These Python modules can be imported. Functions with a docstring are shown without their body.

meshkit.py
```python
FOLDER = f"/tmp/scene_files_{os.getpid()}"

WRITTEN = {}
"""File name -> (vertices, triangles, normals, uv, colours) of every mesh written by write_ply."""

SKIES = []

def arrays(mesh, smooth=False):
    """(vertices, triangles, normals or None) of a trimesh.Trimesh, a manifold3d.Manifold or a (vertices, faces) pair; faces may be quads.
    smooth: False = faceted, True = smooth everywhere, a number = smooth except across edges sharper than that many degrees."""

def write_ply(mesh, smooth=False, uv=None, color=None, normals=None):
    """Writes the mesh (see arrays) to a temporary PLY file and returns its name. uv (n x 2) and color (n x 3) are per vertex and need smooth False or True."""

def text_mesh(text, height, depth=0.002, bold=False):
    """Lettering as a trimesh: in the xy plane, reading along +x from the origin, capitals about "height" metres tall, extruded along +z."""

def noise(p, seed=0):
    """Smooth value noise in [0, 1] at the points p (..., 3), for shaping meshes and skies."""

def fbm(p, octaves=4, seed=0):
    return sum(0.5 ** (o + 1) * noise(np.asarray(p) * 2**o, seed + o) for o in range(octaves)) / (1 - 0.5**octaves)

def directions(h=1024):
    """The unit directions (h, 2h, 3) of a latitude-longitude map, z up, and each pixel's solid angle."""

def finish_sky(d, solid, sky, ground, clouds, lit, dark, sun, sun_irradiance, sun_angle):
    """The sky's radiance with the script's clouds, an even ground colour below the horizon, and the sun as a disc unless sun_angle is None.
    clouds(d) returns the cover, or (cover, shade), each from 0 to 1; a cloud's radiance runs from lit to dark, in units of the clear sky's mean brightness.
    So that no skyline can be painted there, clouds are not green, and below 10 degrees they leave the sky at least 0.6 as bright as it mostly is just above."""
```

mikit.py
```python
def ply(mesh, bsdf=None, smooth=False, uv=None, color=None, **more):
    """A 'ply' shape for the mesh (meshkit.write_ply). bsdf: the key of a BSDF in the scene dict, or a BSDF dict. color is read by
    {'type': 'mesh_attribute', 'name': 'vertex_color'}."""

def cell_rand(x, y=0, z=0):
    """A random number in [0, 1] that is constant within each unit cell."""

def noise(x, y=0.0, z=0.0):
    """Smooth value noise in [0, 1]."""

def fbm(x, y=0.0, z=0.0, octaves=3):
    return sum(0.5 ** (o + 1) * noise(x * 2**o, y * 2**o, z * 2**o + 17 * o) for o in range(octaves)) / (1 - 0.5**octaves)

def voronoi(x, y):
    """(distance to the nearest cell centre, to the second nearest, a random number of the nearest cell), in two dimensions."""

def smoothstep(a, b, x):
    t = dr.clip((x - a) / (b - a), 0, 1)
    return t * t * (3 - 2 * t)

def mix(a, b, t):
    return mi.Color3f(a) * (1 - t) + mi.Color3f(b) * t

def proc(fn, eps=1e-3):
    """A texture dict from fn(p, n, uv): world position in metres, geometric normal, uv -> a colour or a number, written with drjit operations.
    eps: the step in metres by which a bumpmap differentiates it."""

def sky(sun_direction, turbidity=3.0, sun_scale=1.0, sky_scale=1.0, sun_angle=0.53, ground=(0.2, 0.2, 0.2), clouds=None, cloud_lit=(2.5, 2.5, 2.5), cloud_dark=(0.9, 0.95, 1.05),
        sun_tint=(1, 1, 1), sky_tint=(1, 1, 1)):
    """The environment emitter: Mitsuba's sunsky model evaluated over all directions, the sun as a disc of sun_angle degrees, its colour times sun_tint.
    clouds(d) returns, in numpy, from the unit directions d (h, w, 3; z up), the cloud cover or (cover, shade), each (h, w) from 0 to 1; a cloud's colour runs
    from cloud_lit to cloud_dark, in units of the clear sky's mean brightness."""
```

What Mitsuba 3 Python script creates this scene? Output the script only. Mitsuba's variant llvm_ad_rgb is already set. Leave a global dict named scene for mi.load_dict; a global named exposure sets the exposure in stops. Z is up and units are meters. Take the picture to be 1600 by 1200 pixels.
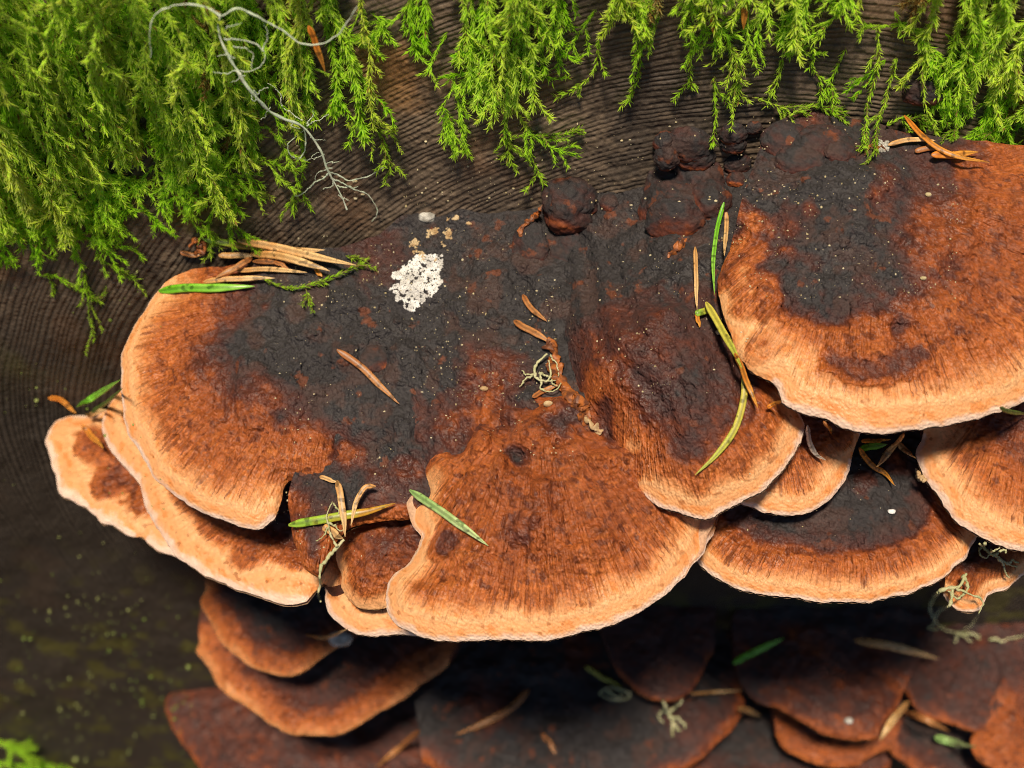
import math, random
import numpy as np
import drjit as dr
import mitsuba as mi
import mikit, meshkit
from mikit import noise, fbm, voronoi, smoothstep, mix, proc
from scipy.spatial import Delaunay, cKDTree
import shapely
from shapely.geometry import Polygon
import trimesh

T = mi.ScalarTransform4f
scene = {'type': 'scene'}
labels = {}
random.seed(7)
rng = np.random.default_rng(7)

# ------------------------------------------------------------------ camera, sky, exposure
PITCH = math.radians(50)
FWD = np.array([0, math.cos(PITCH), -math.sin(PITCH)])
UP = np.array([0, math.sin(PITCH), math.cos(PITCH)])
RIGHT = np.array([1.0, 0, 0])
TARGET = np.array([0, -0.05, 0.0])
CAM = TARGET - 0.30 * FWD
FOV = 38.6
FOC = 800 / math.tan(math.radians(FOV / 2))
scene['camera'] = {'type': 'thinlens', 'fov': FOV, 'fov_axis': 'x', 'aperture_radius': 0.0017, 'focus_distance': 0.305,
                   'near_clip': 0.02, 'far_clip': 20.0,
                   'to_world': T().look_at(origin=CAM.tolist(), target=TARGET.tolist(), up=[0, 0, 1])}
SUN = (-0.07, -0.33, 0.94)
scene['sky'] = mikit.sky(SUN, turbidity=3, sun_scale=1.0, sky_scale=0.58, sun_angle=8.0, ground=(0.06, 0.05, 0.03),
                         sun_tint=(1.0, 0.99, 0.97), sky_tint=(1.0, 0.96, 0.90))
exposure = 1.62


def ray(px, py):
    d = FWD + RIGHT * ((px - 800) / FOC) + UP * ((600 - py) / FOC)
    return d


def on_plane(px, py, p0, n):
    """the point where the sight line of a spot measured in the photograph meets a plane of the place"""
    d = ray(px, py)
    return CAM + d * (np.dot(n, p0 - CAM) / np.dot(n, d))


def on_face(px, py, off=0.0):
    return on_plane(px, py, np.array([0, -off, 0]), np.array([0, 1.0, 0]))


def project(P):
    q = P - CAM
    dep = q @ FWD
    return np.stack([800 + FOC * (q @ RIGHT) / dep, 600 - FOC * (q @ UP) / dep, dep], -1)


# ------------------------------------------------------------------ helpers
def numbered(name):
    if name not in scene and name not in labels:
        return name
    i = 1
    while f'{name}_{i:03d}' in scene or f'{name}_{i:03d}' in labels:
        i += 1
    return f'{name}_{i:03d}'


def thing(name, label, cat, group=None, kind=None):
    key = numbered(name)
    labels[key] = {'label': label, 'category': cat}
    if group: labels[key]['group'] = group
    if kind: labels[key]['kind'] = kind
    return key


def put(key, v, f, bsdf, uv=None, normals=None, smooth=True):
    path = meshkit.write_ply((v, f), smooth, uv, None, normals=normals) if normals is not None else meshkit.write_ply((v, f), smooth, uv)
    scene[key] = {'type': 'ply', 'filename': path, 'face_normals': meshkit.WRITTEN[path][2] is None, 'bsdf': {'type': 'ref', 'id': bsdf}}
    return key


def part(parent, name, *a, **k):
    return put(numbered(parent + '__' + name), *a, **k)


def spline(pts, n_per=12, closed=False):
    p = np.asarray(pts, float)
    if len(p) == 2:
        return p[0] + (p[1] - p[0]) * np.linspace(0, 1, n_per * 2)[:, None]
    q = np.vstack([2 * p[0] - p[1], p, 2 * p[-1] - p[-2]])
    out = []
    for i in range(1, len(q) - 2):
        t = np.linspace(0, 1, n_per, endpoint=False)[:, None]
        a, b, c, d = q[i - 1], q[i], q[i + 1], q[i + 2]
        out.append(0.5 * (2 * b + (c - a) * t + (2 * a - 5 * b + 4 * c - d) * t ** 2 + (3 * b - a - 3 * c + d) * t ** 3))
    return np.vstack(out + [p[-1:]])


def resample(p, step):
    seg = np.r_[0, np.cumsum(np.linalg.norm(np.diff(p, axis=0), axis=1))]
    n = max(2, int(round(seg[-1] / step)) + 1)
    s = np.linspace(0, seg[-1], n)
    return np.stack([np.interp(s, seg, p[:, k]) for k in range(p.shape[1])], -1)


def vnormals(v, f):
    n = np.zeros_like(v)
    fn = np.cross(v[f[:, 1]] - v[f[:, 0]], v[f[:, 2]] - v[f[:, 0]])
    for k in range(3):
        np.add.at(n, f[:, k], fn)
    return n / np.maximum(np.linalg.norm(n, axis=1, keepdims=True), 1e-30)


class Surf:
    """all solid surfaces so far, to lay small things down on them"""
    def __init__(s): s.P, s.N, s.tree = [], [], None
    def add(s, v, n):
        s.P.append(v); s.N.append(n); s.tree = None
    def build(s):
        P, N = np.vstack(s.P), np.vstack(s.N)
        q = project(P)
        ok = (q[:, 2] > 0) & (np.abs(q[:, 0] - 800) < 1000) & (np.abs(q[:, 1] - 600) < 800) & (((P - CAM) * N).sum(1) < 0)
        s.p, s.n, s.q = P[ok], N[ok], q[ok]
        s.tree = cKDTree(s.q[:, :2])
    def at(s, px, py, r=9):
        if s.tree is None: s.build()
        for rr in (r, 2 * r, 4 * r, 12 * r):
            idx = s.tree.query_ball_point([px, py], rr)
            if idx: break
        idx = np.array(idx)
        d = s.q[idx, 2]
        near = idx[d < d.min() + 0.0025]
        w = 1 / (1 + ((s.q[near, :2] - [px, py]) ** 2).sum(1))
        dep = (s.q[near, 2] * w).sum() / w.sum()
        n = (s.n[near] * w[:, None]).sum(0)
        return CAM + ray(px, py) * dep, n / np.linalg.norm(n), dep


S = Surf()


# ------------------------------------------------------------------ materials
def C(*a): return mi.Color3f(*a)


def bracket_colour(p, n, uv):
    # u: growth zone (0 margin .. 4 oldest crust), v: angle round the growth centre
    u, v = uv.x, uv.y
    x, y, z = p.x, p.y, p.z
    big = fbm(x * 150, y * 150, z * 150, 4)
    mott = fbm(x * 520 + y * 190, y * 520 + z * 210, z * 520 + x * 170, 3)
    fine = noise(x * 1700 + z * 500, y * 1700, z * 1700 - x * 600)
    grit = noise(x * 3700, y * 3700 + x * 1100, z * 3700)
    vw = v + 0.0007 * (fine - 0.5) + 0.0016 * (big - 0.5)
    st = noise(vw * 2100, u * 2.6, 0.3) * 0.5 + noise(vw * 4700, u * 3.6, 5.3) * 0.35 + mott * 0.15
    w = u + (big - 0.5) * 0.9 * smoothstep(0.9, 1.6, u)
    c = mix((0.84, 0.63, 0.50), (0.78, 0.375, 0.155), smoothstep(0.02, 0.30, u + (mott - 0.5) * 0.35))
    c = mix(c, (0.70, 0.235, 0.055), smoothstep(0.50, 0.70, mott) * smoothstep(0.1, 0.4, u) * 0.75)
    c = mix(c, (0.80, 0.45, 0.21), smoothstep(0.62, 0.80, u + (mott - 0.5) * 0.3) * (1 - smoothstep(0.9, 1.1, u)) * 0.7)
    # the comb of dark fibrils behind the pale margin
    c = mix(c, (0.36, 0.10, 0.02), smoothstep(0.70, 0.82, fbm(x * 700, y * 700 + 31, z * 700, 2)) * smoothstep(0.15, 0.3, u) * 0.6)
    c = mix(c, (0.45, 0.122, 0.026), smoothstep(0.95, 1.5, w))
    comb = smoothstep(0.50, 0.66, st + 0.20 * (smoothstep(0.8, 1.7, u) - 0.5)) * smoothstep(0.80, 1.05, u) * (1 - smoothstep(1.9, 2.7, u))
    c = mix(c, (0.17, 0.046, 0.012), comb * (0.25 + 0.6 * smoothstep(0.35, 0.65, big)))
    c = mix(c, (0.58, 0.205, 0.056), smoothstep(0.56, 0.70, 1 - st) * smoothstep(0.9, 1.2, u) * (1 - smoothstep(1.7, 2.4, u)) * 0.55)
    # granular rusty brown
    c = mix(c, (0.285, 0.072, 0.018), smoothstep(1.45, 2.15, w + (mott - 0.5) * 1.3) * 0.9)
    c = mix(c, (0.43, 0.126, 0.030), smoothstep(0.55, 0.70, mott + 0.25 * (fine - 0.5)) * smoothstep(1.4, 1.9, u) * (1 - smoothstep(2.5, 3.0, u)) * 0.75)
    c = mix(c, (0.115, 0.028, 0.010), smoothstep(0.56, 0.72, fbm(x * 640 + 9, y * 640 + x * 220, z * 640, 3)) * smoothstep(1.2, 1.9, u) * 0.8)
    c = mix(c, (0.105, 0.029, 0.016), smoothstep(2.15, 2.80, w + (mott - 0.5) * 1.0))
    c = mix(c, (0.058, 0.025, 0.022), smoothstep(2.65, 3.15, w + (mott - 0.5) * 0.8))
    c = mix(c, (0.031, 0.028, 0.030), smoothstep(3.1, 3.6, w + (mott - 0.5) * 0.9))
    c = mix(c, (0.060, 0.034, 0.029), smoothstep(0.50, 0.66, fbm(x * 230, y * 230 + 5, z * 230, 4)) * smoothstep(3.0, 3.5, u) * 0.75)
    c = mix(c, (0.185, 0.052, 0.018), smoothstep(0.66, 0.76, fbm(x * 330 + 7, y * 330, z * 330, 4)) * smoothstep(2.8, 3.3, u) * 0.6)
    yg = 0.35 + 0.65 * smoothstep(0.5, 1.4, u)
    return c * (1 + yg * (0.46 * (fine - 0.5) + 0.42 * (grit - 0.5)))


def bracket_rough(p, n, uv):
    return mi.Float(0.56) + 0.16 * smoothstep(2.6, 3.3, uv.x) + 0.12 * (noise(p.x * 500, p.y * 500, p.z * 500) - 0.5) + 0.35 * (fbm(p.x * 110, p.y * 110, p.z * 110, 3) - 0.5)


def bracket_bump(p, n, uv):
    u = uv.x
    x, y, z = p.x, p.y, p.z
    st = noise(uv.y * 2600, u * 2.5, 1.0) * smoothstep(0.5, 1.0, u) * (1 - smoothstep(2.0, 2.8, u))
    rid = 1 - dr.abs(2 * noise(x * 620 + z * 200, y * 620 - x * 240, z * 620) - 1)
    rid2 = 1 - dr.abs(2 * noise(x * 1250 + 4, y * 1250 + x * 400, z * 1250) - 1)
    old = smoothstep(1.0, 1.8, u)
    crust = smoothstep(2.5, 3.1, u)
    pim = smoothstep(0.52, 0.80, noise(x * 800 + 2, y * 800 + x * 260, z * 800)) + 0.6 * smoothstep(0.5, 0.8, noise(x * 1700, y * 1700 - x * 500, z * 1700 + 7))
    return 0.45 * st + old * ((0.8 * rid + 0.35 * rid2) * (1 - 0.8 * crust) + 0.45 * pim * crust) * (0.5 + fbm(x * 90, y * 90, z * 90 + 3, 2)) + 0.30 * noise(x * 2300, y * 2300 + x * 700, z * 2300)


def two(b): return {'type': 'twosided', 'bsdf': b}


def bump(b, fn, scale, eps=1e-4):
    return {'type': 'bumpmap', 'arbitrary': proc(fn, eps), 'scale': scale, 'bsdf': b}


scene['mat_knob'] = two(bump({'type': 'principled', 'base_color': proc(bracket_colour), 'roughness': 0.74, 'specular': 0.3}, bracket_bump, 0.00022))
scene['mat_cap'] = two(bump({'type': 'principled', 'base_color': proc(bracket_colour), 'roughness': proc(bracket_rough), 'specular': 0.4}, bracket_bump, 0.00070))


def pore_colour(p, n, uv):
    return mix((0.62, 0.42, 0.28), (0.34, 0.18, 0.09), smoothstep(0.6, 1.6, uv.x + 0.5 * fbm(p.x * 300, p.y * 300, p.z * 300, 2))) * (0.75 + 0.4 * noise(p.x * 2800, p.y * 2800, p.z * 2800))


scene['mat_pores'] = two({'type': 'principled', 'base_color': proc(pore_colour), 'roughness': 0.85, 'specular': 0.2})


STAIN = on_face(612, 112)


def wood_colour(p, n, uv):
    ph = uv.x + 0.06 * (fbm(p.x * 90, p.z * 90, 3.0, 3) - 0.5) + 0.10 * (noise(p.x * 900, p.z * 900, 1.0) - 0.5)
    fr = ph - dr.floor(ph)
    line = 1 - smoothstep(0.04, 0.30, dr.abs(fr - 0.5))
    big = fbm(p.x * 34 + 5, p.z * 34, 1.5, 3)
    mid = fbm(p.x * 210, p.z * 210, 4.0, 3)
    fine = noise(p.x * 1700, p.y * 1700, p.z * 1700)
    c = mix((0.175, 0.130, 0.092), (0.090, 0.070, 0.053), smoothstep(0.35, 0.65, big))
    c = mix(c, (0.25, 0.185, 0.125), smoothstep(0.52, 0.72, mid) * 0.5)
    # the lower face is painted darker, standing in for light falling off
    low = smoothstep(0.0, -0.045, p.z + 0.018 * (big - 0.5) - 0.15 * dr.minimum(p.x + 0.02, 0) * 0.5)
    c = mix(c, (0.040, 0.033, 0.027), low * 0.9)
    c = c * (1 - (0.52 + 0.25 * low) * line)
    # rust stains and green algae film
    sd = dr.sqrt(dr.square((p.x - STAIN[0]) / 0.012) + dr.square((p.z - STAIN[2]) / 0.010))
    c = mix(c, (0.40, 0.19, 0.05), smoothstep(1.2, 0.2, sd + 1.4 * (fbm(p.x * 160, p.z * 160, 3.3, 3) - 0.5)) * 0.55)
    c = mix(c, (0.26, 0.10, 0.025), smoothstep(0.58, 0.74, fbm(p.x * 55 + 2, p.z * 55 + 31, 8.0, 3)) * 0.2 * (1 - low * 0.8))
    alg = smoothstep(0.50, 0.66, fbm(p.x * 46 + 11, p.z * 46, 2.2, 4)) * smoothstep(-0.050, -0.078, p.x) * smoothstep(-0.075, -0.02, p.z)
    alg = dr.maximum(alg, smoothstep(0.52, 0.68, fbm(p.x * 150, p.z * 150 + 4, 6.2, 4)) * smoothstep(-0.12, -0.20, p.z) * 0.8)
    c = mix(c, (0.095, 0.090, 0.014), alg * 0.8)
    return c * (0.55 + 0.6 * fine + 0.3 * noise(p.x * 3500, p.y * 3500, p.z * 3500))


def wood_bump(p, n, uv):
    ph = uv.x + 0.06 * (fbm(p.x * 90, p.z * 90, 3.0, 3) - 0.5)
    fr = ph - dr.floor(ph)
    groove = 1 - smoothstep(0.02, 0.36, dr.abs(fr - 0.5))
    return 0.55 * noise(p.x * 1300, p.z * 1300, p.y * 1300) + 0.35 * fbm(p.x * 500, p.z * 500, 2.0, 2) - 0.27 * groove * (0.4 + 1.2 * noise(p.x * 160, p.z * 160, 5.0))


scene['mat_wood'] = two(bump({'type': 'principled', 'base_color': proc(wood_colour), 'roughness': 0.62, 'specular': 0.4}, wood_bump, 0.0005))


def bark_colour(p, n, uv):
    return mix((0.10, 0.065, 0.04), (0.05, 0.07, 0.015), smoothstep(0.4, 0.6, fbm(p.x * 40, p.y * 40, p.z * 40, 4))) * (0.6 + 0.8 * noise(p.x * 600, p.y * 600, p.z * 600))


scene['mat_bark'] = two({'type': 'principled', 'base_color': proc(bark_colour), 'roughness': 0.85, 'specular': 0.2})
scene['mat_soil'] = two({'type': 'principled', 'base_color': proc(lambda p, n, uv: mix((0.05, 0.032, 0.018), (0.11, 0.07, 0.035), fbm(p.x * 60, p.y * 60, 0.0, 4)) * (0.5 + noise(p.x * 500, p.y * 500, 1.0))), 'roughness': 0.9, 'specular': 0.2})


def moss_colour(p, n, uv):
    # u: along the leaf (0 base, 1 tip), v: the tone given to the shoot
    big = fbm(p.x * 60 + 3, p.y * 60, p.z * 60, 3)
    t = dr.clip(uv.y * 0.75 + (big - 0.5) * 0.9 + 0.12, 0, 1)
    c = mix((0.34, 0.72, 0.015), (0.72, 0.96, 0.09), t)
    c = mix(c, (0.56, 0.52, 0.07), smoothstep(0.85, 0.98, uv.y) * 0.3)
    c = mix(c, (0.36, 0.22, 0.06), smoothstep(1.05, 1.2, uv.y))
    c = mix(c, (0.80, 0.88, 0.34), smoothstep(0.55, 1.0, uv.x) * (0.25 + 0.5 * t))
    return c * (0.74 + 0.5 * noise(p.x * 1400, p.y * 1400, p.z * 1400))


scene['mat_moss'] = {'type': 'principledthin', 'base_color': proc(moss_colour), 'roughness': 0.42, 'diff_trans': 1.0, 'spec_trans': 0.0}
scene['mat_moss_stem'] = two({'type': 'principled', 'base_color': {'type': 'rgb', 'value': [0.16, 0.14, 0.03]}, 'roughness': 0.7})


def needle_mat(name, a, b, rough=0.42, spec=0.5):
    def colour(p, n, uv):
        s = noise(p.x * 700, p.y * 700, p.z * 700)
        rib = 1 - 0.45 * smoothstep(0.10, 0.02, dr.abs(uv.y - 0.25))
        return mix(a, b, smoothstep(0.25, 0.85, uv.x * 0.7 + 0.45 * s)) * (0.86 + 0.28 * noise(p.x * 2200, p.y * 2200, p.z * 2200)) * rib * (1 - 0.55 * smoothstep(0.66, 0.80, noise(p.x * 1000 + 5, p.y * 1000, p.z * 1000)))
    scene[name] = two({'type': 'principled', 'base_color': proc(colour), 'roughness': rough, 'specular': spec})


needle_mat('mat_needle_tan', (0.66, 0.34, 0.11), (0.84, 0.56, 0.26))
needle_mat('mat_needle_brown', (0.40, 0.15, 0.045), (0.54, 0.25, 0.09))
needle_mat('mat_needle_orange', (0.66, 0.22, 0.025), (0.72, 0.32, 0.05))
needle_mat('mat_needle_green', (0.16, 0.50, 0.02), (0.30, 0.66, 0.08), 0.3)
needle_mat('mat_needle_fade', (0.30, 0.52, 0.16), (0.52, 0.66, 0.30), 0.3)
needle_mat('mat_needle_turn', (0.30, 0.52, 0.05), (0.55, 0.28, 0.03), 0.35)
needle_mat('mat_needle_yellow', (0.58, 0.52, 0.08), (0.46, 0.50, 0.07))
needle_mat('mat_needle_dark', (0.055, 0.11, 0.02), (0.12, 0.16, 0.03))
needle_mat('mat_needle_grey', (0.40, 0.36, 0.36), (0.50, 0.42, 0.34))


def plain_mat(name, a, b, f, rough=0.7, spec=0.3):
    scene[name] = two({'type': 'principled', 'base_color': proc(lambda p, n, uv: mix(a, b, smoothstep(0.3, 0.7, fbm(p.x * f, p.y * f, p.z * f, 2)))), 'roughness': rough, 'specular': spec})


plain_mat('mat_lichen', (0.56, 0.68, 0.50), (0.70, 0.78, 0.62), 300)
plain_mat('mat_lichen_yellow', (0.42, 0.44, 0.22), (0.55, 0.54, 0.32), 300)
plain_mat('mat_white', (0.88, 0.88, 0.86), (0.60, 0.59, 0.56), 700)
plain_mat('mat_cream', (0.62, 0.48, 0.28), (0.45, 0.30, 0.15), 700)
plain_mat('mat_crumb', (0.46, 0.38, 0.20), (0.62, 0.56, 0.38), 500)
plain_mat('mat_debris', (0.40, 0.125, 0.028), (0.13, 0.045, 0.02), 900, 0.5, 0.4)
plain_mat('mat_algae', (0.16, 0.24, 0.04), (0.30, 0.34, 0.12), 60)
plain_mat('mat_pebble', (0.30, 0.29, 0.26), (0.55, 0.54, 0.50), 700, 0.5)

# ------------------------------------------------------------------ the ground and the log
g = 6.0
xs = np.linspace(-1, 1, 121)
gx, gy = np.meshgrid(np.sign(xs) * np.abs(xs) ** 3 * g, np.sign(xs) * np.abs(xs) ** 3 * g)
GZ = -0.475 + 0.05 * meshkit.fbm(np.stack([gx * 3, gy * 3, gx * 0], -1), 4) * np.clip(np.hypot(gx, gy) * 2, 0.2, 1)
i = np.arange(120 * 121).reshape(120, 121)[:, :-1].ravel()
put('ground', np.stack([gx, gy, GZ], -1).reshape(-1, 3), np.vstack([np.c_[i, i + 1, i + 122], np.c_[i, i + 122, i + 121]]), 'mat_soil')
labels['ground'] = {'kind': 'structure', 'label': 'dark forest soil under the log', 'category': 'ground'}

PITH = on_face(1150, 780)
LOG_R = 0.37


def face_y(x, z, r, th, ring):
    p = np.stack([x * 60, z * 60, 0 * x], -1)
    y = 0.0035 * (meshkit.fbm(p * 0.6, 3, 1) - 0.5) + 0.0006 * (meshkit.fbm(p * 4, 3, 2) - 0.5)
    fr = ring - np.floor(ring)
    y = y + 0.0004 * (meshkit.noise(np.stack([x * 700, z * 700, 0 * x], -1), 8) - 0.5)
    # a few radial drying cracks
    return y


def build_log():
    rr = np.r_[np.linspace(0.0, 0.05, 12)[:-1], np.arange(0.05, 0.25, 0.0007), np.linspace(0.25, LOG_R, 80)]
    th = np.r_[np.linspace(-0.9, 3.7, 620), np.linspace(3.7, 2 * math.pi - 0.9, 50)[1:-1]]
    R, TH = np.meshgrid(rr, th, indexing='ij')
    x, z = PITH[0] + R * np.cos(TH) * 1.0, PITH[2] + R * np.sin(TH)
    wob = 0.008 * (meshkit.fbm(np.stack([x * 14, z * 14, 0 * x], -1), 3, 4) - 0.5)
    ring = (R + wob) / 0.00140 + 0.3 * np.sin(R * 700)
    y = face_y(x, z, R, TH, ring)
    y += 0.02 * np.clip((R - 0.33) / (LOG_R - 0.33), 0, 1) ** 2
    v = np.stack([x, y, z], -1).reshape(-1, 3)
    uv = np.stack([ring, TH * 0.1], -1).reshape(-1, 2)
    nr, nt = len(rr), len(th)
    a = (np.arange(nr - 1)[:, None] * nt + np.arange(nt)[None]).ravel()
    b = (np.arange(nr - 1)[:, None] * nt + (np.arange(nt)[None] + 1) % nt).ravel()
    f = np.vstack([np.c_[a, b, b + nt], np.c_[a, b + nt, a + nt]])
    n = vnormals(v, f)
    if n[:, 1].mean() > 0:
        f = f[:, ::-1]; n = -n
    key = thing('log', 'large rotting cut log with growth rings on its dark end face', 'log')
    part(key, 'end_face', v, f, 'mat_wood', uv, n)
    S.add(v, n)
    # bark-covered trunk behind the cut face
    L = 1.6
    ys = np.r_[0.0, np.linspace(0.03, L, 90)]
    t2 = np.linspace(0, 2 * math.pi, 241)[:-1]
    Y, A = np.meshgrid(ys, t2, indexing='ij')
    rad = LOG_R + 0.004 + 0.014 * meshkit.fbm(np.stack([np.cos(A) * 6, np.sin(A) * 6, Y * 4], -1), 4, 3) * np.clip(Y / 0.03, 0, 1)
    rad[0] = LOG_R - 0.001
    v = np.stack([PITH[0] + rad * np.cos(A), Y + 0.018, PITH[2] + rad * np.sin(A)], -1).reshape(-1, 3)
    nt = len(t2)
    a = (np.arange(len(ys) - 1)[:, None] * nt + np.arange(nt)[None]).ravel()
    b = (np.arange(len(ys) - 1)[:, None] * nt + (np.arange(nt)[None] + 1) % nt).ravel()
    f = np.vstack([np.c_[a, b, b + nt], np.c_[a, b + nt, a + nt]])
    part(key, 'bark', v, f, 'mat_bark', None, None, True)


build_log()


# ------------------------------------------------------------------ bracket fungi
def bracket(label, margin, back, anchor, s, tx, zones, lip=(), lip0=(), centre=None, thick=0.0045, rise=0.006, rise_len=0.02, res=0.0006,
            wart=1.0, blobs=(), seed=0, dz=0.0, through=None, lobes=0.0006, wave=0.0, age_shade=0.0, fade=0.0, bulges=(), zn=1.0, group=None):
    za = on_face(*anchor)
    p0 = np.array([za[0], 0, za[2] + dz])
    N = np.array([-tx, -s, 1.0]); N /= np.linalg.norm(N)
    if through is not None:      # meets another bracket's plane at a spot
        q, (op, on) = through
        p0 = on_plane(*q, op, on) + [0, 0, dz]
    PLANES[key_of(label)] = (p0, N)
    E1 = np.array([1.0, 0, tx]); E1 /= np.linalg.norm(E1)
    E2 = np.cross(N, E1)
    loc = lambda q: (lambda d: np.array([d @ E1, d @ E2]))(on_plane(q[0], q[1], p0, N) - p0)
    m = resample(spline([loc(q) for q in margin], 14), res)
    tg = np.gradient(m, axis=0); tg /= np.linalg.norm(tg, axis=1, keepdims=True)
    sl = np.arange(len(m)) * res
    def wig(fr, sd): return meshkit.noise(np.stack([sl * fr, 0 * sl + sd * 3.7, 0 * sl], -1), seed + sd) - 0.5
    off = lobes * 2.4 * wig(110, 1) + lobes * 1.2 * wig(330, 2) + 0.00025 * wig(900, 3)
    m = m + np.c_[-tg[:, 1], tg[:, 0]] * (off * np.clip(np.minimum(sl, sl[-1] - sl) / 0.004, 0, 1))[:, None]
    outline, edge = [m], [m]
    if len(lip0):
        l = resample(spline([loc(q) for q in lip0] + [loc(margin[0])], 14), res)[:-1]
        outline.insert(0, l); edge.insert(0, l)
    if len(lip):
        l = resample(spline([loc(margin[-1])] + [loc(q) for q in lip], 14), res)[1:]
        outline.append(l); edge.append(l)
    last = outline[-1][-1]
    bk = resample(np.vstack([last[None], [loc(q) for q in back], outline[0][:1]]), 0.0015)[1:-1]
    outline.append(bk)
    poly = Polygon(np.vstack(outline))
    if not poly.is_valid:
        poly = poly.buffer(0)
        if poly.geom_type != 'Polygon': poly = max(poly.geoms, key=lambda q: q.area)
    bd = np.array(poly.exterior.coords)[:-1]
    pts = [bd]
    for ins in (0.00012, 0.0004, 0.0009, 0.0015):
        q = poly.buffer(-ins)
        if q.geom_type != 'Polygon': q = max(q.geoms, key=lambda w: w.area)
        pts.append(resample(np.array(q.exterior.coords), max(res * 1.1, 0.0006))[:-1])
    q = poly.buffer(-0.0019)
    if q.geom_type != 'Polygon': q = max(q.geoms, key=lambda w: w.area)
    x0, y0, x1, y1 = q.bounds
    hx, hy = np.meshgrid(np.arange(x0, x1, res), np.arange(y0, y1, res * 0.866))
    hx = hx + (np.arange(hx.shape[0]) % 2)[:, None] * res / 2
    hp = np.stack([hx.ravel(), hy.ravel()], -1)
    hp = hp[shapely.contains_xy(q, hp[:, 0], hp[:, 1])]
    pts.append(hp + (rng.random(hp.shape) - 0.5) * res * 0.3)
    P2 = np.vstack(pts)
    tri = Delaunay(P2).simplices
    cen = P2[tri].mean(1)
    tri = tri[shapely.contains_xy(poly, cen[:, 0], cen[:, 1])]
    e = P2[tri]
    area = (e[:, 1, 0] - e[:, 0, 0]) * (e[:, 2, 1] - e[:, 0, 1]) - (e[:, 1, 1] - e[:, 0, 1]) * (e[:, 2, 0] - e[:, 0, 0])
    tri[area < 0] = tri[area < 0][:, ::-1]
    tri = tri[np.abs(area) > 1e-13]
    dcol = cKDTree(resample(m, 0.0002)).query(P2)[0]
    de = cKDTree(resample(np.vstack(edge), 0.0002)).query(P2)[0]
    nb = len(bd)
    c0 = loc(centre) if centre is not None else bk.mean(0)
    th = np.arctan2(P2[:, 1] - c0[1], P2[:, 0] - c0[0])
    ctr_r = np.linalg.norm(P2 - c0, axis=1)
    streak_v = th * 0.06
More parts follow.
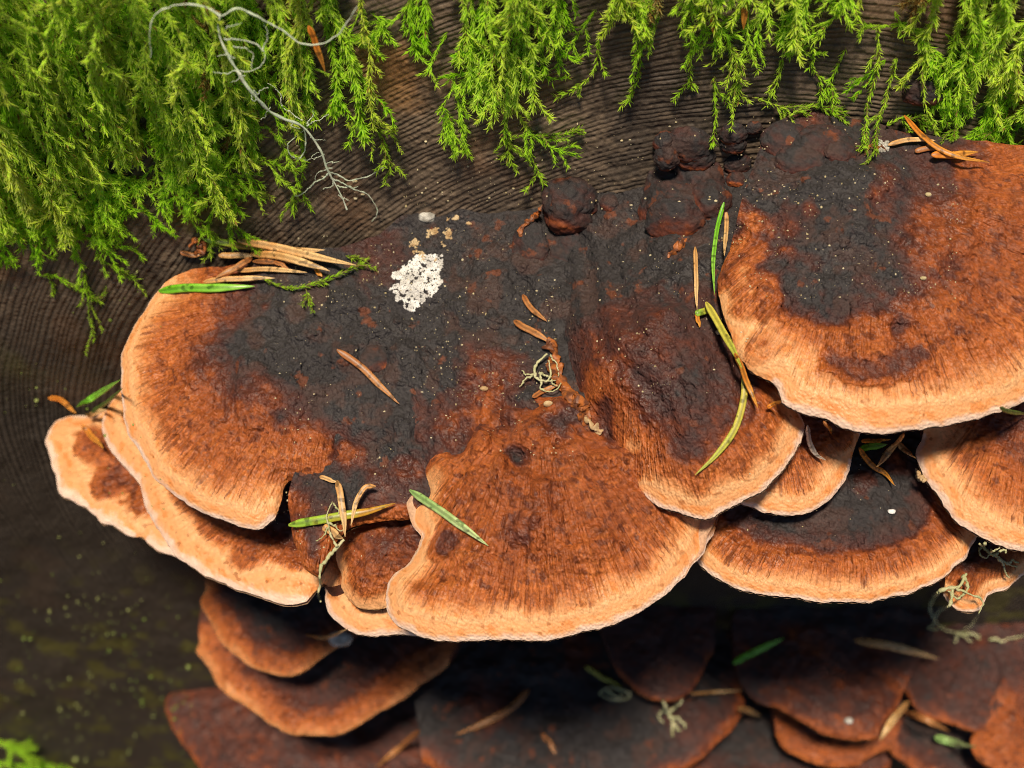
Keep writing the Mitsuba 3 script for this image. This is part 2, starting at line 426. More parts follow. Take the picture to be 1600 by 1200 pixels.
    W = p0 + P2[:, :1] * E1 + P2[:, 1:] * E2
    # --- heights
    rm = thick * 1.1
    prof = np.sqrt(np.clip(1 - (1 - np.clip(de / rm, 0, 1)) ** 2, 0, 1))
    K = W + seed * 0.37
    f1 = meshkit.fbm(K * 75, 3, seed) - 0.5
    f2 = meshkit.fbm(K * 210, 3, seed + 1) - 0.5
    f3 = meshkit.noise(K * 620, seed + 2) - 0.5
    far = np.clip((de - 0.003) / 0.016, 0, 1)
    lump = np.clip(meshkit.noise(K * 330, seed + 3) - 0.60, 0, 1) * 2.2
    top = thick * 0.62 * prof + rise * (1 - np.exp(-de / rise_len)) * np.clip(de / 0.004, 0, 1)
    c1 = meshkit.noise(K * 150, seed + 9); c2 = meshkit.noise(K * 420 + 3, seed + 10)
    knob = np.clip((c1 - 0.55) / 0.25, 0, 1) ** 0.6 * 0.0014 + np.clip((c2 - 0.62) / 0.2, 0, 1) ** 0.6 * 0.0006
    top += wart * far * (0.0030 * f1 + 0.0013 * f2 + 0.0004 * f3 + 0.0005 * lump + knob + 0.00030 * (1 - np.abs(2 * meshkit.noise(K * 520 + 1, seed + 12) - 1)))
    # radial fibrils and wrinkles towards the margin, faint growth furrows parallel to it
    wr = meshkit.noise(np.stack([th * 55, ctr_r * 60, 0 * th + seed], -1), seed + 4) - 0.5
    wr2 = meshkit.noise(np.stack([th * 150, ctr_r * 130, 0 * th + seed], -1), seed + 5) - 0.5
    band = np.clip((de - 0.0022) / 0.004, 0, 1) * np.exp(-np.clip(de - 0.018, 0, 1) / 0.012)
    top += band * (0.0006 * wr + 0.0005 * wr2)
    top += 0.0003 * np.sin((de + 0.004 * f1) / 0.0058 * 2 * math.pi) * np.clip((de - .002) / .006, 0, 1) * (0.35 + wave) * (0.3 + f2 + .5) * np.exp(-np.clip(de - 0.014, 0, 1) / 0.008)
    top += 0.0006 * f1 * np.clip(de / 0.003, 0, 1) * 2
    for bx, by, r, h in bulges:
        b0 = on_plane(bx, by, p0, N)
        dd = np.linalg.norm(W - b0, axis=1) / (r / FOC * ((b0 - CAM) @ FWD)) + 0.5 * (meshkit.fbm(K * 120, 3, seed + 14) - 0.5)
        top += h * np.exp(-np.clip(dd, 0, 9) ** 2 * 1.6) * np.clip(de / 0.005, 0, 1)
    if fade:
        top -= fade * np.exp(-cKDTree(resample(bk, 0.0003)).query(P2)[0] / 0.007)
    bot = -(thick * 0.38 * prof + 0.10 * de)
    # --- growth zones
    zz = np.array([0, *zones])
    dw = dcol * (1 + zn * 0.55 * (meshkit.fbm(K * 60, 3, seed + 6) - 0.5)) + zn * 0.006 * (meshkit.fbm(K * 190, 3, seed + 7) - 0.5) * np.clip(dcol / 0.01, 0, 1)
    zu = np.interp(dw, zz, np.arange(len(zz), dtype=float))
    zu = np.maximum(zu, age_shade * (0.68 + 0.32 * prof))  # old crust colour; on the lower tier it also paints in missing shade
    for bx, by, r, val, mode in blobs:
        b0 = on_plane(bx, by, p0, N)
        r3 = r / FOC * ((b0 - CAM) @ FWD)
        dd = np.linalg.norm((W - b0) * [1, 0.9, 1], axis=1) / r3 + 1.7 * (meshkit.fbm(K * 150, 4, seed + 8) - 0.5)
        wgt = np.clip((1.2 - dd) / 0.8, 0, 1) ** 1.2
        zu = zu * (1 - wgt) + (np.maximum(zu, val) if mode > 0 else np.minimum(zu, val) if mode < 0 else val) * wgt
    vt = W + N * top[:, None]
    vb = W + N * bot[:, None]
    # back rim wall closes the body (inside the log)
    key = thing('bracket_fungus', label, 'bracket fungus', group)
    uvt = np.stack([zu, streak_v], -1)
    nt = vnormals(vt, tri)
    nbm = vnormals(vb, tri[:, ::-1])
    rim = (dcol[tri].mean(1) < zones[0] * 0.9)
    def sub(f, v, n, uv, name, mat):
        if not len(f): return
        ids, inv = np.unique(f, return_inverse=True)
        part(key, name, v[ids], inv.reshape(-1, 3), mat, uv[ids], n[ids])
    k = np.arange(nb); k2 = (k + 1) % nb
    n0 = len(P2)
    wall = np.vstack([np.c_[k + n0, k, k2], np.c_[k + n0, k2, k2 + n0]])
    open_ = de[k] > 0.0004
    wall = wall[np.r_[open_, open_]] + 2 * n0          # the wall has vertices of its own, so the top keeps its normals
    wv = np.vstack([vt, vb])
    wn = vnormals(wv, wall - 2 * n0)
    sub(np.vstack([tri[~rim], wall]), np.vstack([vt, vb, wv]), np.vstack([nt, nbm, wn]), np.vstack([uvt, uvt, np.stack([np.maximum(np.r_[zu, zu], 2.9), np.r_[streak_v, streak_v]], -1), ]), 'cap', 'mat_cap')
    sub(tri[rim], vt, nt, uvt, 'margin', 'mat_cap')
    sub(tri[:, ::-1], vb, nbm, uvt, 'pore_surface', 'mat_pores')
    S.add(vt, nt)

    return key


PLANES = {}
key_of = lambda t: t[:24]
#BRACKETS
bracket('large tan-edged bracket at left with a black crusted middle and a white lichen patch',
        [(252, 452), (222, 490), (200, 530), (190, 575), (190, 620), (204, 680), (228, 728), (262, 765), (300, 795), (350, 817), (400, 830), (430, 812)],
        [(720, 800), (800, 780), (930, 700), (1000, 560), (990, 400), (900, 318), (760, 330), (690, 340), (640, 368), (600, 392), (560, 408), (480, 420), (400, 430), (310, 435)],
        (600, 385), 0.26, 0.12, (0.0036, 0.0150, 0.025, 0.031), lip=[(440, 785), (446, 760), (462, 750), (500, 752), (526, 735), (536, 716), (530, 690), (552, 700), (590, 701), (622, 692), (648, 712), (672, 748)],
        centre=(560, 470), rise=0.005, rise_len=0.03, res=0.00052, wart=1.0, seed=1,
        blobs=[(490, 715, 46, 2.1, -1), (420, 740, 40, 1.9, -1), (640, 520, 190, 4, 1), (480, 480, 60, 3.7, 1), (425, 500, 18, 2.7, 0), (800, 705, 120, 2.5, 0), (690, 680, 70, 2.75, -1), (770, 630, 90, 2.85, -1), (600, 430, 60, 3.1, -1)])
bracket('long narrow tan bracket tucked directly beneath the largest left bracket',
        [(196, 606), (168, 635), (160, 672), (180, 715), (215, 755), (232, 800), (258, 845), (300, 885), (350, 916), (400, 935), (450, 947), (480, 942)],
        [(520, 930), (640, 900), (700, 780), (600, 650), (400, 560), (260, 560)],
        (196, 590), -0.02, 0.16, (0.0060, 0.0100, 0.0155, 0.030), lip=[(494, 925), (505, 915)], centre=(560, 690), thick=0.0042, rise=0.002, seed=2, res=0.0006,
        blobs=[(480, 880, 30, 2.5, 1), (470, 790, 60, 2.7, 1), (400, 870, 40, 2.4, 1), (600, 760, 110, 3.6, 1)])
bracket('lowest and smallest pale orange bracket at the far left with a scalloped edge',
        [(152, 652), (118, 652), (90, 660), (76, 684), (80, 715), (86, 742), (104, 772), (130, 795), (158, 822), (195, 838), (225, 846), (250, 862), (280, 872)],
        [(420, 860), (480, 760), (400, 660), (250, 630)],
        (152, 640), -0.03, 0.06, (0.0085, 0.013, 0.019, 0.03), centre=(420, 690), thick=0.0038, rise=0.0015, seed=3, lobes=0.0011, res=0.0006,
        blobs=[(150, 700, 40, 2.4, 1), (190, 760, 40, 2.5, 1), (230, 800, 34, 2.3, 1)])
bracket('large rusty orange fan bracket at bottom centre with a pale rim',
        [(648, 768), (632, 785), (640, 815), (655, 840), (640, 880), (612, 905), (608, 945), (622, 975), (660, 992), (720, 1001), (790, 1001), (850, 1002), (900, 990), (960, 975), (1010, 950), (1060, 905), (1095, 860), (1115, 818)],
        [(1150, 720), (1060, 620), (920, 590), (800, 605), (710, 630), (655, 715)],
        (760, 400), 0.19, 0.11, (0.0040, 0.0115, 0.075, 0.090), centre=(850, 640), rise=0.005, rise_len=0.02, dz=0.0008, fade=0.008, through=((800, 655), PLANES[key_of('large tan-edged bracket a')]), res=0.00052, seed=4, wart=1.6, bulges=[(750, 760, 85, 0.0034), (830, 695, 60, 0.0030), (722, 708, 28, -0.0034), (815, 740, 24, -0.0026), (890, 800, 110, 0.0020), (880, 665, 40, 0.0020), (680, 740, 40, 0.002)],
        blobs=[(720, 706, 26, 3.6, 1), (815, 740, 20, 3.2, 1), (880, 692, 34, 3.2, 1), (700, 860, 34, 2.9, 1), (820, 850, 40, 2.6, 1), (870, 655, 30, 2.3, 0), (760, 640, 70, 3.0, 1), (660, 720, 30, 2.7, 1), (960, 700, 36, 2.7, 1)])
bracket('small wrinkled red-brown lobe pressed against the left of the rusty fan bracket',
        [(560, 808), (540, 825), (527, 860), (532, 900), (536, 925), (556, 945), (590, 950), (625, 945)],
        [(720, 920), (740, 800), (690, 730), (600, 740)],
        (760, 410), 0.24, 0.10, (0.0013, 0.0040, 0.016, 0.04), centre=(660, 800), rise=0.005, rise_len=0.010, dz=-0.0065, seed=5, wart=1.3, wave=2.0, age_shade=1.2, res=0.0006,
        blobs=[(600, 850, 45, 2.4, 1)])
bracket('thin pale-rimmed bracket just under the small wrinkled red-brown lobe',
        [(508, 900), (506, 930), (512, 955), (530, 978), (560, 992), (600, 996), (640, 996), (690, 1000)],
        [(760, 960), (720, 850), (600, 800), (520, 830)],
        (760, 430), 0.18, 0.10, (0.0040, 0.0068, 0.010, 0.03), centre=(640, 830), rise=0.002, dz=-0.014, seed=6, res=0.0007)
bracket('domed dark red-brown bracket right of centre with yellow needle on it',
        [(940, 672), (965, 705), (990, 745), (1005, 772), (1030, 792), (1060, 800), (1090, 812), (1112, 812), (1150, 792), (1190, 765), (1225, 735), (1248, 705), (1257, 672), (1246, 640)],
        [(1330, 560), (1300, 400), (1200, 300), (1050, 310), (960, 320), (880, 330), (850, 390)],
        (1000, 322), 0.155, 0.20, (0.0026, 0.0066, 0.0120, 0.034), lip=[(1240, 610)], lip0=[(848, 430), (858, 480), (868, 535), (884, 588), (910, 638)], centre=(1010, 520), rise=0.009, rise_len=0.013, wave=2.2, bulges=[(1020, 590, 120, 0.0068), (1090, 470, 90, 0.003)], dz=0.0018, through=((872, 500), PLANES[key_of('large tan-edged bracket a')]), res=0.00052, seed=7, wart=0.8,
        blobs=[(945, 680, 60, 2.75, 1), (900, 600, 60, 2.85, 1), (985, 738, 36, 1.9, 1), (1160, 620, 36, 3.2, 1), (1110, 640, 44, 3.1, 1), (1000, 560, 100, 2.95, 0), (940, 400, 90, 3.7, 1), (1040, 430, 70, 3.3, 1)])
bracket('dark crusty lumpy base between the left bracket and the rusty fan bracket, under crossed needles',
        [(450, 790), (454, 835), (464, 865), (478, 890), (500, 905), (512, 880), (528, 848), (552, 824), (590, 815), (640, 812)],
        [(690, 800), (760, 760), (740, 640), (600, 600), (520, 640), (478, 720)],
        (600, 385), 0.16, 0.10, (0.0006, 0.0012, 0.0030, 0.012), centre=(560, 640), rise=0.003, through=((540, 745), PLANES[key_of('large tan-edged bracket a')]), dz=-0.0022, seed=13, wart=1.3, age_shade=2.3, res=0.0006,
        blobs=[(555, 725, 40, 2.5, 0), (600, 770, 40, 2.8, 0), (470, 800, 30, 2.6, 0), (540, 780, 40, 3.4, 1), (640, 740, 40, 2.6, 0)])
bracket('small tan bracket wedged between the domed bracket and the one at upper right',
        [(1140, 780), (1165, 792), (1200, 807), (1240, 806), (1270, 796), (1298, 775), (1318, 745), (1335, 710), (1345, 675)],
        [(1350, 560), (1250, 520), (1130, 600), (1100, 720)],
        (1200, 330), 0.24, 0.05, (0.0030, 0.0095, 0.020, 0.04), centre=(1200, 600), rise=0.003, dz=-0.006, seed=8, res=0.00065,
        blobs=[(1290, 670, 50, 2.6, 1)])
bracket('broad bracket at upper right with a blue-black crown and bright orange front',
        [(1140, 392), (1128, 420), (1122, 450), (1136, 500), (1150, 540), (1170, 578), (1208, 602), (1222, 632), (1250, 650), (1290, 658), (1325, 672), (1380, 679), (1430, 672), (1480, 662), (1540, 648), (1600, 625), (1660, 590), (1720, 540), (1760, 480)],
        [(1800, 380), (1760, 290), (1650, 268), (1580, 262), (1480, 252), (1400, 244), (1330, 225), (1250, 200), (1190, 235), (1155, 330)],
        (1350, 236), 0.25, 0.02, (0.0046, 0.0170, 0.040, 0.050), centre=(1340, 330), rise=0.006, rise_len=0.02, dz=0.003, res=0.00054, seed=9, wart=0.8,
        bulges=[(1270, 330, 130, 0.003), (1330, 322, 20, 0.0012)], blobs=[(1135, 440, 42, 1.7, 1), (1150, 500, 44, 1.5, 1), (1180, 560, 40, 1.3, 1), (1270, 330, 180, 3.9, 1), (1310, 430, 110, 3.75, 1), (1430, 290, 100, 3.3, 1), (1520, 330, 120, 2.5, 0), (1600, 300, 90, 2.0, -1), (1450, 420, 70, 2.5, 0), (1290, 572, 18, 2.6, 1), (1318, 585, 20, 2.7, 1), (1346, 592, 22, 2.75, 1), (1375, 592, 22, 2.75, 1), (1404, 585, 22, 2.75, 1), (1432, 573, 22, 2.75, 1), (1460, 557, 21, 2.7, 1), (1486, 538, 20, 2.65, 1), (1508, 516, 18, 2.6, 1), (1225, 385, 26, 2.85, 0), (1255, 365, 20, 2.85, 0)])
bracket('pale-edged tan bracket cut off by the right border below the broad upper one',
        [(1440, 688), (1430, 712), (1440, 745), (1462, 775), (1484, 806), (1515, 832), (1555, 852), (1605, 866), (1660, 868), (1720, 850)],
        [(1780, 740), (1740, 560), (1600, 500), (1480, 560), (1440, 640)],
        (1500, 330), 0.22, 0.03, (0.0040, 0.0140, 0.029, 0.05), centre=(1600, 560), rise=0.004, dz=-0.006, seed=10, res=0.00065,
        blobs=[(1560, 690, 60, 2.6, 1)])
bracket('wide dark purple-brown bracket with an orange front edge at lower right',
        [(1082, 868), (1095, 886), (1115, 905), (1150, 920), (1195, 926), (1240, 932), (1290, 938), (1340, 941), (1385, 936), (1430, 922), (1475, 900), (1510, 868), (1528, 835), (1524, 800)],
        [(1530, 640), (1350, 560), (1150, 620), (1080, 760)],
        (1300, 430), 0.13, 0.03, (0.0022, 0.0085, 0.0105, 0.020), zn=0.45, centre=(1310, 660), rise=0.003, dz=-0.003, seed=11, res=0.00065, wart=0.5, wave=0.8,
        blobs=[(1340, 770, 34, 2.8, 0), (1390, 745, 30, 2.75, 0)])
bracket('dark brown bracket in shadow at the right edge half hidden by grey lichen',
        [(1474, 930), (1484, 948), (1505, 955), (1530, 950), (1543, 930), (1575, 915), (1610, 890), (1660, 860)],
        [(1700, 760), (1560, 720), (1460, 800)],
        (1500, 480), 0.05, 0.0, (0.0016, 0.0045, 0.008, 0.014), centre=(1560, 800), rise=0.003, dz=-0.010, seed=12, res=0.0008)

# the lower tier, deeper in the shade; cap colours also darkened to dim it
Z = (600, 760)
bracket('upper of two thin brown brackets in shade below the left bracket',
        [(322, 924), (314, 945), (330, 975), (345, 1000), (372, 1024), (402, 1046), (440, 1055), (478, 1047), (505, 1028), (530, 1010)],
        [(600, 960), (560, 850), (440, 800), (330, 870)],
        (330, 800), 0.04, 0.08, (0.0013, 0.0032, 0.0075, 0.022), centre=(470, 890), rise=0.002, thick=0.0034, age_shade=1.5, dz=-0.0320, seed=21, res=0.0008, wart=0.6)
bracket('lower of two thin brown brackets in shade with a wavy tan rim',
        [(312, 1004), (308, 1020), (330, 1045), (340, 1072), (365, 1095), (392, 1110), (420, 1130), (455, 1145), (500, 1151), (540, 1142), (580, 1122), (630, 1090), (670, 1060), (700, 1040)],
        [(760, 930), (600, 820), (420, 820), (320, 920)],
        (330, 850), 0.05, 0.05, (0.0014, 0.0036, 0.010, 0.04), centre=(500, 920), rise=0.002, thick=0.0036, age_shade=1.5, dz=-0.0400, seed=22, res=0.0008, wart=0.6)
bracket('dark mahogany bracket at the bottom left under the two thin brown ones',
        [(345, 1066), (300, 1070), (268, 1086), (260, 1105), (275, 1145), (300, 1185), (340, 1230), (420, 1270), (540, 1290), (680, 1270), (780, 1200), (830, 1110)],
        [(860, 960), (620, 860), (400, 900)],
        (330, 900), 0.06, 0.06, (0.0006, 0.0018, 0.022, 0.075), centre=(560, 960), rise=0.003, thick=0.004, age_shade=2.9, dz=-0.0720, seed=23, res=0.0010, wart=0.7, wave=1.0)
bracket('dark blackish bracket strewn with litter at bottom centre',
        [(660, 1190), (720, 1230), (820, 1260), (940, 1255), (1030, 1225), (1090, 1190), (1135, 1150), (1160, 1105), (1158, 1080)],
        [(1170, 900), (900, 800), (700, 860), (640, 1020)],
        (900, 890), 0.03, 0.02, (0.0004, 0.0012, 0.0035, 0.012), centre=(900, 960), rise=0.004, thick=0.005, age_shade=2.7, seed=24, res=0.0010, dz=-0.0440,
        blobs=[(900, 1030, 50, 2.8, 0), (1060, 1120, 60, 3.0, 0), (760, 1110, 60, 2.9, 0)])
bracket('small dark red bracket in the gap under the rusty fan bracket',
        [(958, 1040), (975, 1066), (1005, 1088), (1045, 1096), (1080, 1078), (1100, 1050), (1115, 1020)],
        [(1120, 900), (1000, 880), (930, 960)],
        (1000, 840), 0.03, 0.0, (0.0006, 0.0022, 0.013, 0.04), centre=(1040, 960), rise=0.002, thick=0.0035, age_shade=3.1, dz=-0.0420, seed=25, res=0.0010)
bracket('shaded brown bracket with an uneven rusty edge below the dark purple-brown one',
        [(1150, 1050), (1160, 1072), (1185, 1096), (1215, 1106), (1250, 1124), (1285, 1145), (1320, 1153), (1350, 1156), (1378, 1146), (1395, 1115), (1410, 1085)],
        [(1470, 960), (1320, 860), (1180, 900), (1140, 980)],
        (1300, 850), 0.02, 0.02, (0.0004, 0.0022, 0.008, 0.05), centre=(1280, 970), rise=0.003, thick=0.004, age_shade=2.7, dz=-0.0420, seed=26, res=0.0009,
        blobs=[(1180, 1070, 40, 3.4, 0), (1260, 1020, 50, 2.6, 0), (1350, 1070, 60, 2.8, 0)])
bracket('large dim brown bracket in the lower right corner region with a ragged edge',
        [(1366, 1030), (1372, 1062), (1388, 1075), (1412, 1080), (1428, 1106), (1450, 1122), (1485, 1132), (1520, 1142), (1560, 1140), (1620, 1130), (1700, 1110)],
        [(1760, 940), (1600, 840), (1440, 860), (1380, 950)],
        (1500, 830), 0.03, 0.0, (0.0006, 0.0022, 0.030, 0.06), centre=(1560, 950), rise=0.003, thick=0.004, age_shade=3.1, dz=-0.0580, seed=27, res=0.0009)
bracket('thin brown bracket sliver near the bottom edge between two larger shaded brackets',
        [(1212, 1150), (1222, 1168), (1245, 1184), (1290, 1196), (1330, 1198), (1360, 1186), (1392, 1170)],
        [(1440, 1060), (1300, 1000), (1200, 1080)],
        (1300, 905), 0.02, 0.0, (0.0006, 0.0035, 0.012, 0.03), centre=(1300, 1060), rise=0.002, thick=0.0034, age_shade=2.3, seed=28, res=0.0009, dz=-0.0460)
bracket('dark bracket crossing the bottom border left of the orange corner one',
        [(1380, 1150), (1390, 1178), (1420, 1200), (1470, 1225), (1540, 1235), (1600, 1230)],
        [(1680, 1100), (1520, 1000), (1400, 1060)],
        (1450, 915), 0.02, 0.0, (0.0006, 0.0020, 0.004, 0.015), centre=(1500, 1060), rise=0.002, thick=0.0034, age_shade=2.6, seed=29, res=0.0010, dz=-0.0480)
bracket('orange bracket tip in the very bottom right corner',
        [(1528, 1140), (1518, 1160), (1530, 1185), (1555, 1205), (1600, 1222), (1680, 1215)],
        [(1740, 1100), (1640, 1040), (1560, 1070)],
        (1560, 890), 0.08, 0.0, (0.0030, 0.0080, 0.02, 0.03), centre=(1620, 1080), rise=0.002, thick=0.004, age_shade=2.2, dz=-0.0360, seed=30, res=0.0009)
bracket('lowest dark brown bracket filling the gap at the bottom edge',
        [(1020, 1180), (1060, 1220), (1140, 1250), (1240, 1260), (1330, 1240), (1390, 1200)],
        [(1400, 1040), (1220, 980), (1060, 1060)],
        (1200, 960), 0.0, 0.0, (0.0004, 0.0015, 0.006, 0.03), centre=(1200, 1060), rise=0.002, thick=0.004, age_shade=2.8, dz=-0.0420, seed=31, res=0.0010)
#END


# ------------------------------------------------------------------ fungus knobs (young, lumpy fruit bodies at the top of the group)
ICO = trimesh.creation.icosphere(subdivisions=4)


def knob(label, lumps, seed, brown=0.35):
    """lumps: (px, py, half width px, half height px, stand-off) each a rounded lump, joined"""
    key = thing('fungus_knob', label, 'fungus knob')
    vs, fs, us, n0 = [], [], [], 0
    for (px, py, rx, ry, so) in lumps:
        p, n, dep = S.at(px, py)
        sc = dep / FOC
        n = n + np.array([0, -0.5, 0.25]); n /= np.linalg.norm(n)
        v = ICO.vertices.copy()
        lump = 1 + 0.40 * (meshkit.fbm(v * 1.7 + seed * 5 + px, 3, seed) - 0.5) + 0.10 * (meshkit.noise(v * 7 + px, seed) - 0.5)
        low = np.clip(-v[:, 2], 0, 1)
        w = v * lump[:, None]
        h = min(rx, ry) * sc
        up = np.array([0, 0, 1.0]) - n * n[2]
        up = up / max(np.linalg.norm(up), 1e-6) if np.linalg.norm(up) > 0.2 else UP
        rt = np.cross(up, n); rt /= np.linalg.norm(rt)
        X = w[:, :1] * rt * rx * sc + w[:, 2:] * up * ry * sc * 1.15 + (-w[:, 1:2]) * n * h * (0.30 + 1.9 * so)
        vs.append(p + n * h * so * 0.7 + X); fs.append(ICO.faces + n0); n0 += len(v)
        tint = meshkit.fbm(v * 2.5 + seed, 3, seed + 3)
        us.append(3.52 - np.clip((low - 0.25) * 3.0, 0, 1) * (0.42 + 0.42 * brown) * (0.5 + tint) - 0.9 * np.clip(tint - 0.52, 0, 1) * 1.0)
    v, f = np.vstack(vs), np.vstack(fs)
    nn = vnormals(v, f)
    if ((v - v.mean(0)) * nn).sum() < 0:
        f = f[:, ::-1]; nn = -nn
    put(key, v, f, 'mat_knob', np.stack([np.concatenate(us), v[:, 0] * 0.5], -1), nn)
    S.add(v, nn)


knob('large round dark knob with a rusty underside alone on the wood above the black crust', [(890, 306, 44, 32, .5), (892, 334, 38, 32, .6)], 1, 1.0)
knob('tallest lumpy cluster of dark warts left of the broad upper right bracket', [(1045, 290, 40, 34, .2), (1090, 285, 44, 36, .3), (1060, 325, 50, 36, .3), (1105, 320, 36, 34, .3), (1055, 350, 44, 28, .35), (1030, 320, 28, 40, .2)], 2, 0.6)
knob('double dark knob with a tan lower lip atop the lumpy wart cluster', [(1075, 222, 38, 28, .3), (1085, 240, 32, 24, .35)], 3, 1.3)
knob('small dark knob on the left flank of the double tan-lipped knob', [(1038, 222, 16, 16, .3), (1043, 244, 20, 20, .3)], 4, 0.9)
knob('upright brown knob between the moss strand and the black crown', [(1145, 208, 22, 18, .3), (1146, 222, 20, 16, .35)], 5, 1.0)
knob('dark squarish knob just below the upright brown knob', [(1152, 254, 22, 16, .25)], 6, 0.9)
knob('tiny rusty knob right of the lumpy wart cluster', [(1150, 281, 15, 11, .3)], 7, 1.4)
knob('tiny grey-brown knob at the top right of the upright brown knob', [(1178, 199, 13, 10, .3)], 8, 0.3)
knob('black lumps crowning the biggest right bracket', [(1225, 220, 36, 28, .1), (1285, 225, 44, 28, .1), (1250, 252, 40, 24, .1), (1312, 236, 26, 22, .1)], 9, 0.0)
knob('low black lump at the upper edge of the crust left of the large round knob', [(828, 385, 30, 32, .05)], 10, 0.3)
knob('small dark bump on the wood right of the large round knob', [(952, 318, 15, 13, .2)], 11, 0.2)
knob('brown rounded knob half hidden under moss at the upper right', [(1443, 140, 34, 22, .3)], 12, 0.7)
knob('flat dark lump on the crust right of the low round black lump', [(880, 395, 28, 34, .0)], 13, 0.3)
knob('round dark pimple in the middle of the black crust', [(585, 560, 24, 20, .0)], 14, 0.3)

# ------------------------------------------------------------------ thin things laid on the surfaces
def lay(px_path, lift=0.0, sag=2, n=26):
    """a stiff 3D path over the surfaces along a line seen in the photograph"""
    q = resample(spline(px_path, 16), 1.0)
    q = q[np.linspace(0, len(q) - 1, n).astype(int)]
    d = np.array([S.at(a, b)[2] for a, b in q])
    t = np.linspace(-1, 1, n)
    if sag is None:
        k = np.ones(5) / 5
        fit = np.convolve(np.pad(d, 2, mode='edge'), k, 'valid')
    else:
        c = np.polyfit(t, d, sag); fit = np.polyval(c, t)
        fit -= max(0, np.quantile(fit - d, 0.9))
    return np.array([CAM + ray(a, b) * (e - lift) for (a, b), e in zip(q, fit)])


def sweep(path, rad, sides=8, flat=1.0, up=None):
    tg = np.gradient(path, axis=0); tg /= np.linalg.norm(tg, axis=1, keepdims=True)
    ref = np.array([0.0, -0.55, 0.83]) if up is None else np.asarray(up, float)
    sd = np.cross(tg, ref); sd /= np.maximum(np.linalg.norm(sd, axis=1, keepdims=True), 1e-9)
    nm = np.cross(sd, tg)
    a = np.arange(sides) / sides * 2 * math.pi
    rad = np.broadcast_to(rad, (len(path),))
    v = path[:, None] + rad[:, None, None] * (np.cos(a)[None, :, None] * sd[:, None] + flat * np.sin(a)[None, :, None] * nm[:, None])
    n, m = len(path), sides
    i = (np.arange(n - 1)[:, None] * m + np.arange(m)[None]).ravel()
    j = (np.arange(n - 1)[:, None] * m + (np.arange(m)[None] + 1) % m).ravel()
    f = [np.c_[i, j, j + m], np.c_[i, j + m, i + m]]
    V = np.vstack([v.reshape(-1, 3), path[:1], path[-1:]])
    k = np.arange(m); k2 = (k + 1) % m
    f += [np.c_[k2, k, 0 * k + n * m], np.c_[k + (n - 1) * m, k2 + (n - 1) * m, 0 * k + n * m + 1]]
    uv = np.vstack([np.stack(np.meshgrid(np.linspace(0, 1, n), np.arange(m) / m, indexing='ij'), -1).reshape(-1, 2), [[0, .5], [1, .5]]])
    return V, np.vstack(f), uv


def needle(label, px_path, mat, width=13, lift=0.0, bend=0.0, group=None):
    p = lay(px_path, lift + 0.0003)
    n = len(p)
    t = np.linspace(0, 1, n)
    dep = (p[n // 2] - CAM) @ FWD
    w = width * 0.50 * dep / FOC
    if bend: p = p - FWD * (bend * np.sin(t * math.pi))[:, None]
    prof = np.clip(np.minimum((t / 0.12 + 0.10) ** 0.6, ((1 - t) / 0.38 + 0.01) ** 0.7), 0, 1)
    p = p + (meshkit.noise(np.stack([t * 4, t * 0 + px_path[0][0], t * 0], -1)) - 0.5)[:, None] * 0.0002
    v, f, uv = sweep(p, w * prof, 10, 0.5)
    key = thing('needle', label, 'needle', group)
    put(key, v, f, mat, uv)
    return key


TAN, BRN, ORG, GRN, FAD, TRN, YEL, DRK, GRY = ['mat_needle_' + k for k in ('tan', 'brown', 'orange', 'green', 'fade', 'turn', 'yellow', 'dark', 'grey')]
N_ = needle
# on the left bracket and its litter pile
N_('plump fresh green needle lying along the top edge of the large left bracket', [(248, 455), (290, 450), (340, 450), (397, 448)], GRN, 14, 0.0006)
P_ = 'needles of the litter pile'
N_('green-ended needle at the left end of the litter pile below the moss', [(318, 374), (360, 381), (420, 392)], TRN, 11, 0.0012)
N_('pale split needle reaching right at the top of the litter pile', [(430, 386), (470, 391), (508, 390)], TAN, 9, 0.0008)
N_('longest thick brown needle across the top of the litter pile', [(372, 375), (430, 385), (490, 400), (556, 415)], TAN, 13, 0.0030)
N_('orange-brown needle second from the top of the litter pile', [(392, 396), (440, 400), (490, 414), (515, 424)], TAN, 13, 0.0024)
N_('short tan needle at the left of the litter pile, pointing left', [(342, 398), (375, 399), (405, 398)], TAN, 10, 0.0014)
N_('brown needle slanting down to the left in the litter pile', [(394, 402), (368, 418), (336, 434)], BRN, 10, 0.0024)
N_('flat tan needle in the middle of the litter pile', [(370, 424), (420, 420), (480, 426)], TAN, 8, 0.0014)
N_('lowest tan needle of the litter pile just above the fresh green needle', [(318, 440), (360, 436), (430, 434)], TAN, 9, 0.0012)
N_('dark brown needle buried under the middle of the litter pile', [(395, 408), (450, 408), (496, 406)], BRN, 9, 0.0006)
N_('small orange stub at the right foot of the litter pile', [(494, 420), (503, 433)], ORG, 7, 0.0008)
N_('reddish needle under the crossing needles of the litter pile', [(428, 408), (452, 420)], BRN, 7, 0.0016)
N_('dark brown needle curled left of the litter pile beside the crumpled bark bit', [(282, 394), (300, 398), (322, 398)], BRN, 8, 0.0010)
# far left
N_('dark green needle leaning between wood and the long narrow left bracket', [(120, 636), (150, 618), (188, 594)], GRN, 10, 0.0016)
N_('second dark green needle below the first at the far left', [(143, 644), (168, 628), (192, 606)], DRK, 8, 0.0010)
N_('curved orange needle on the wood above the far left bracket', [(76, 621), (95, 625), (112, 640), (120, 646)], ORG, 8, 0.0010)
N_('short tan stub beside the far left bracket', [(135, 650), (150, 645), (166, 641)], TAN, 9, 0.0012)
N_('orange-yellow needle pointing down on the far left bracket', [(128, 664), (142, 680), (162, 700)], ORG, 9, 0.0010)
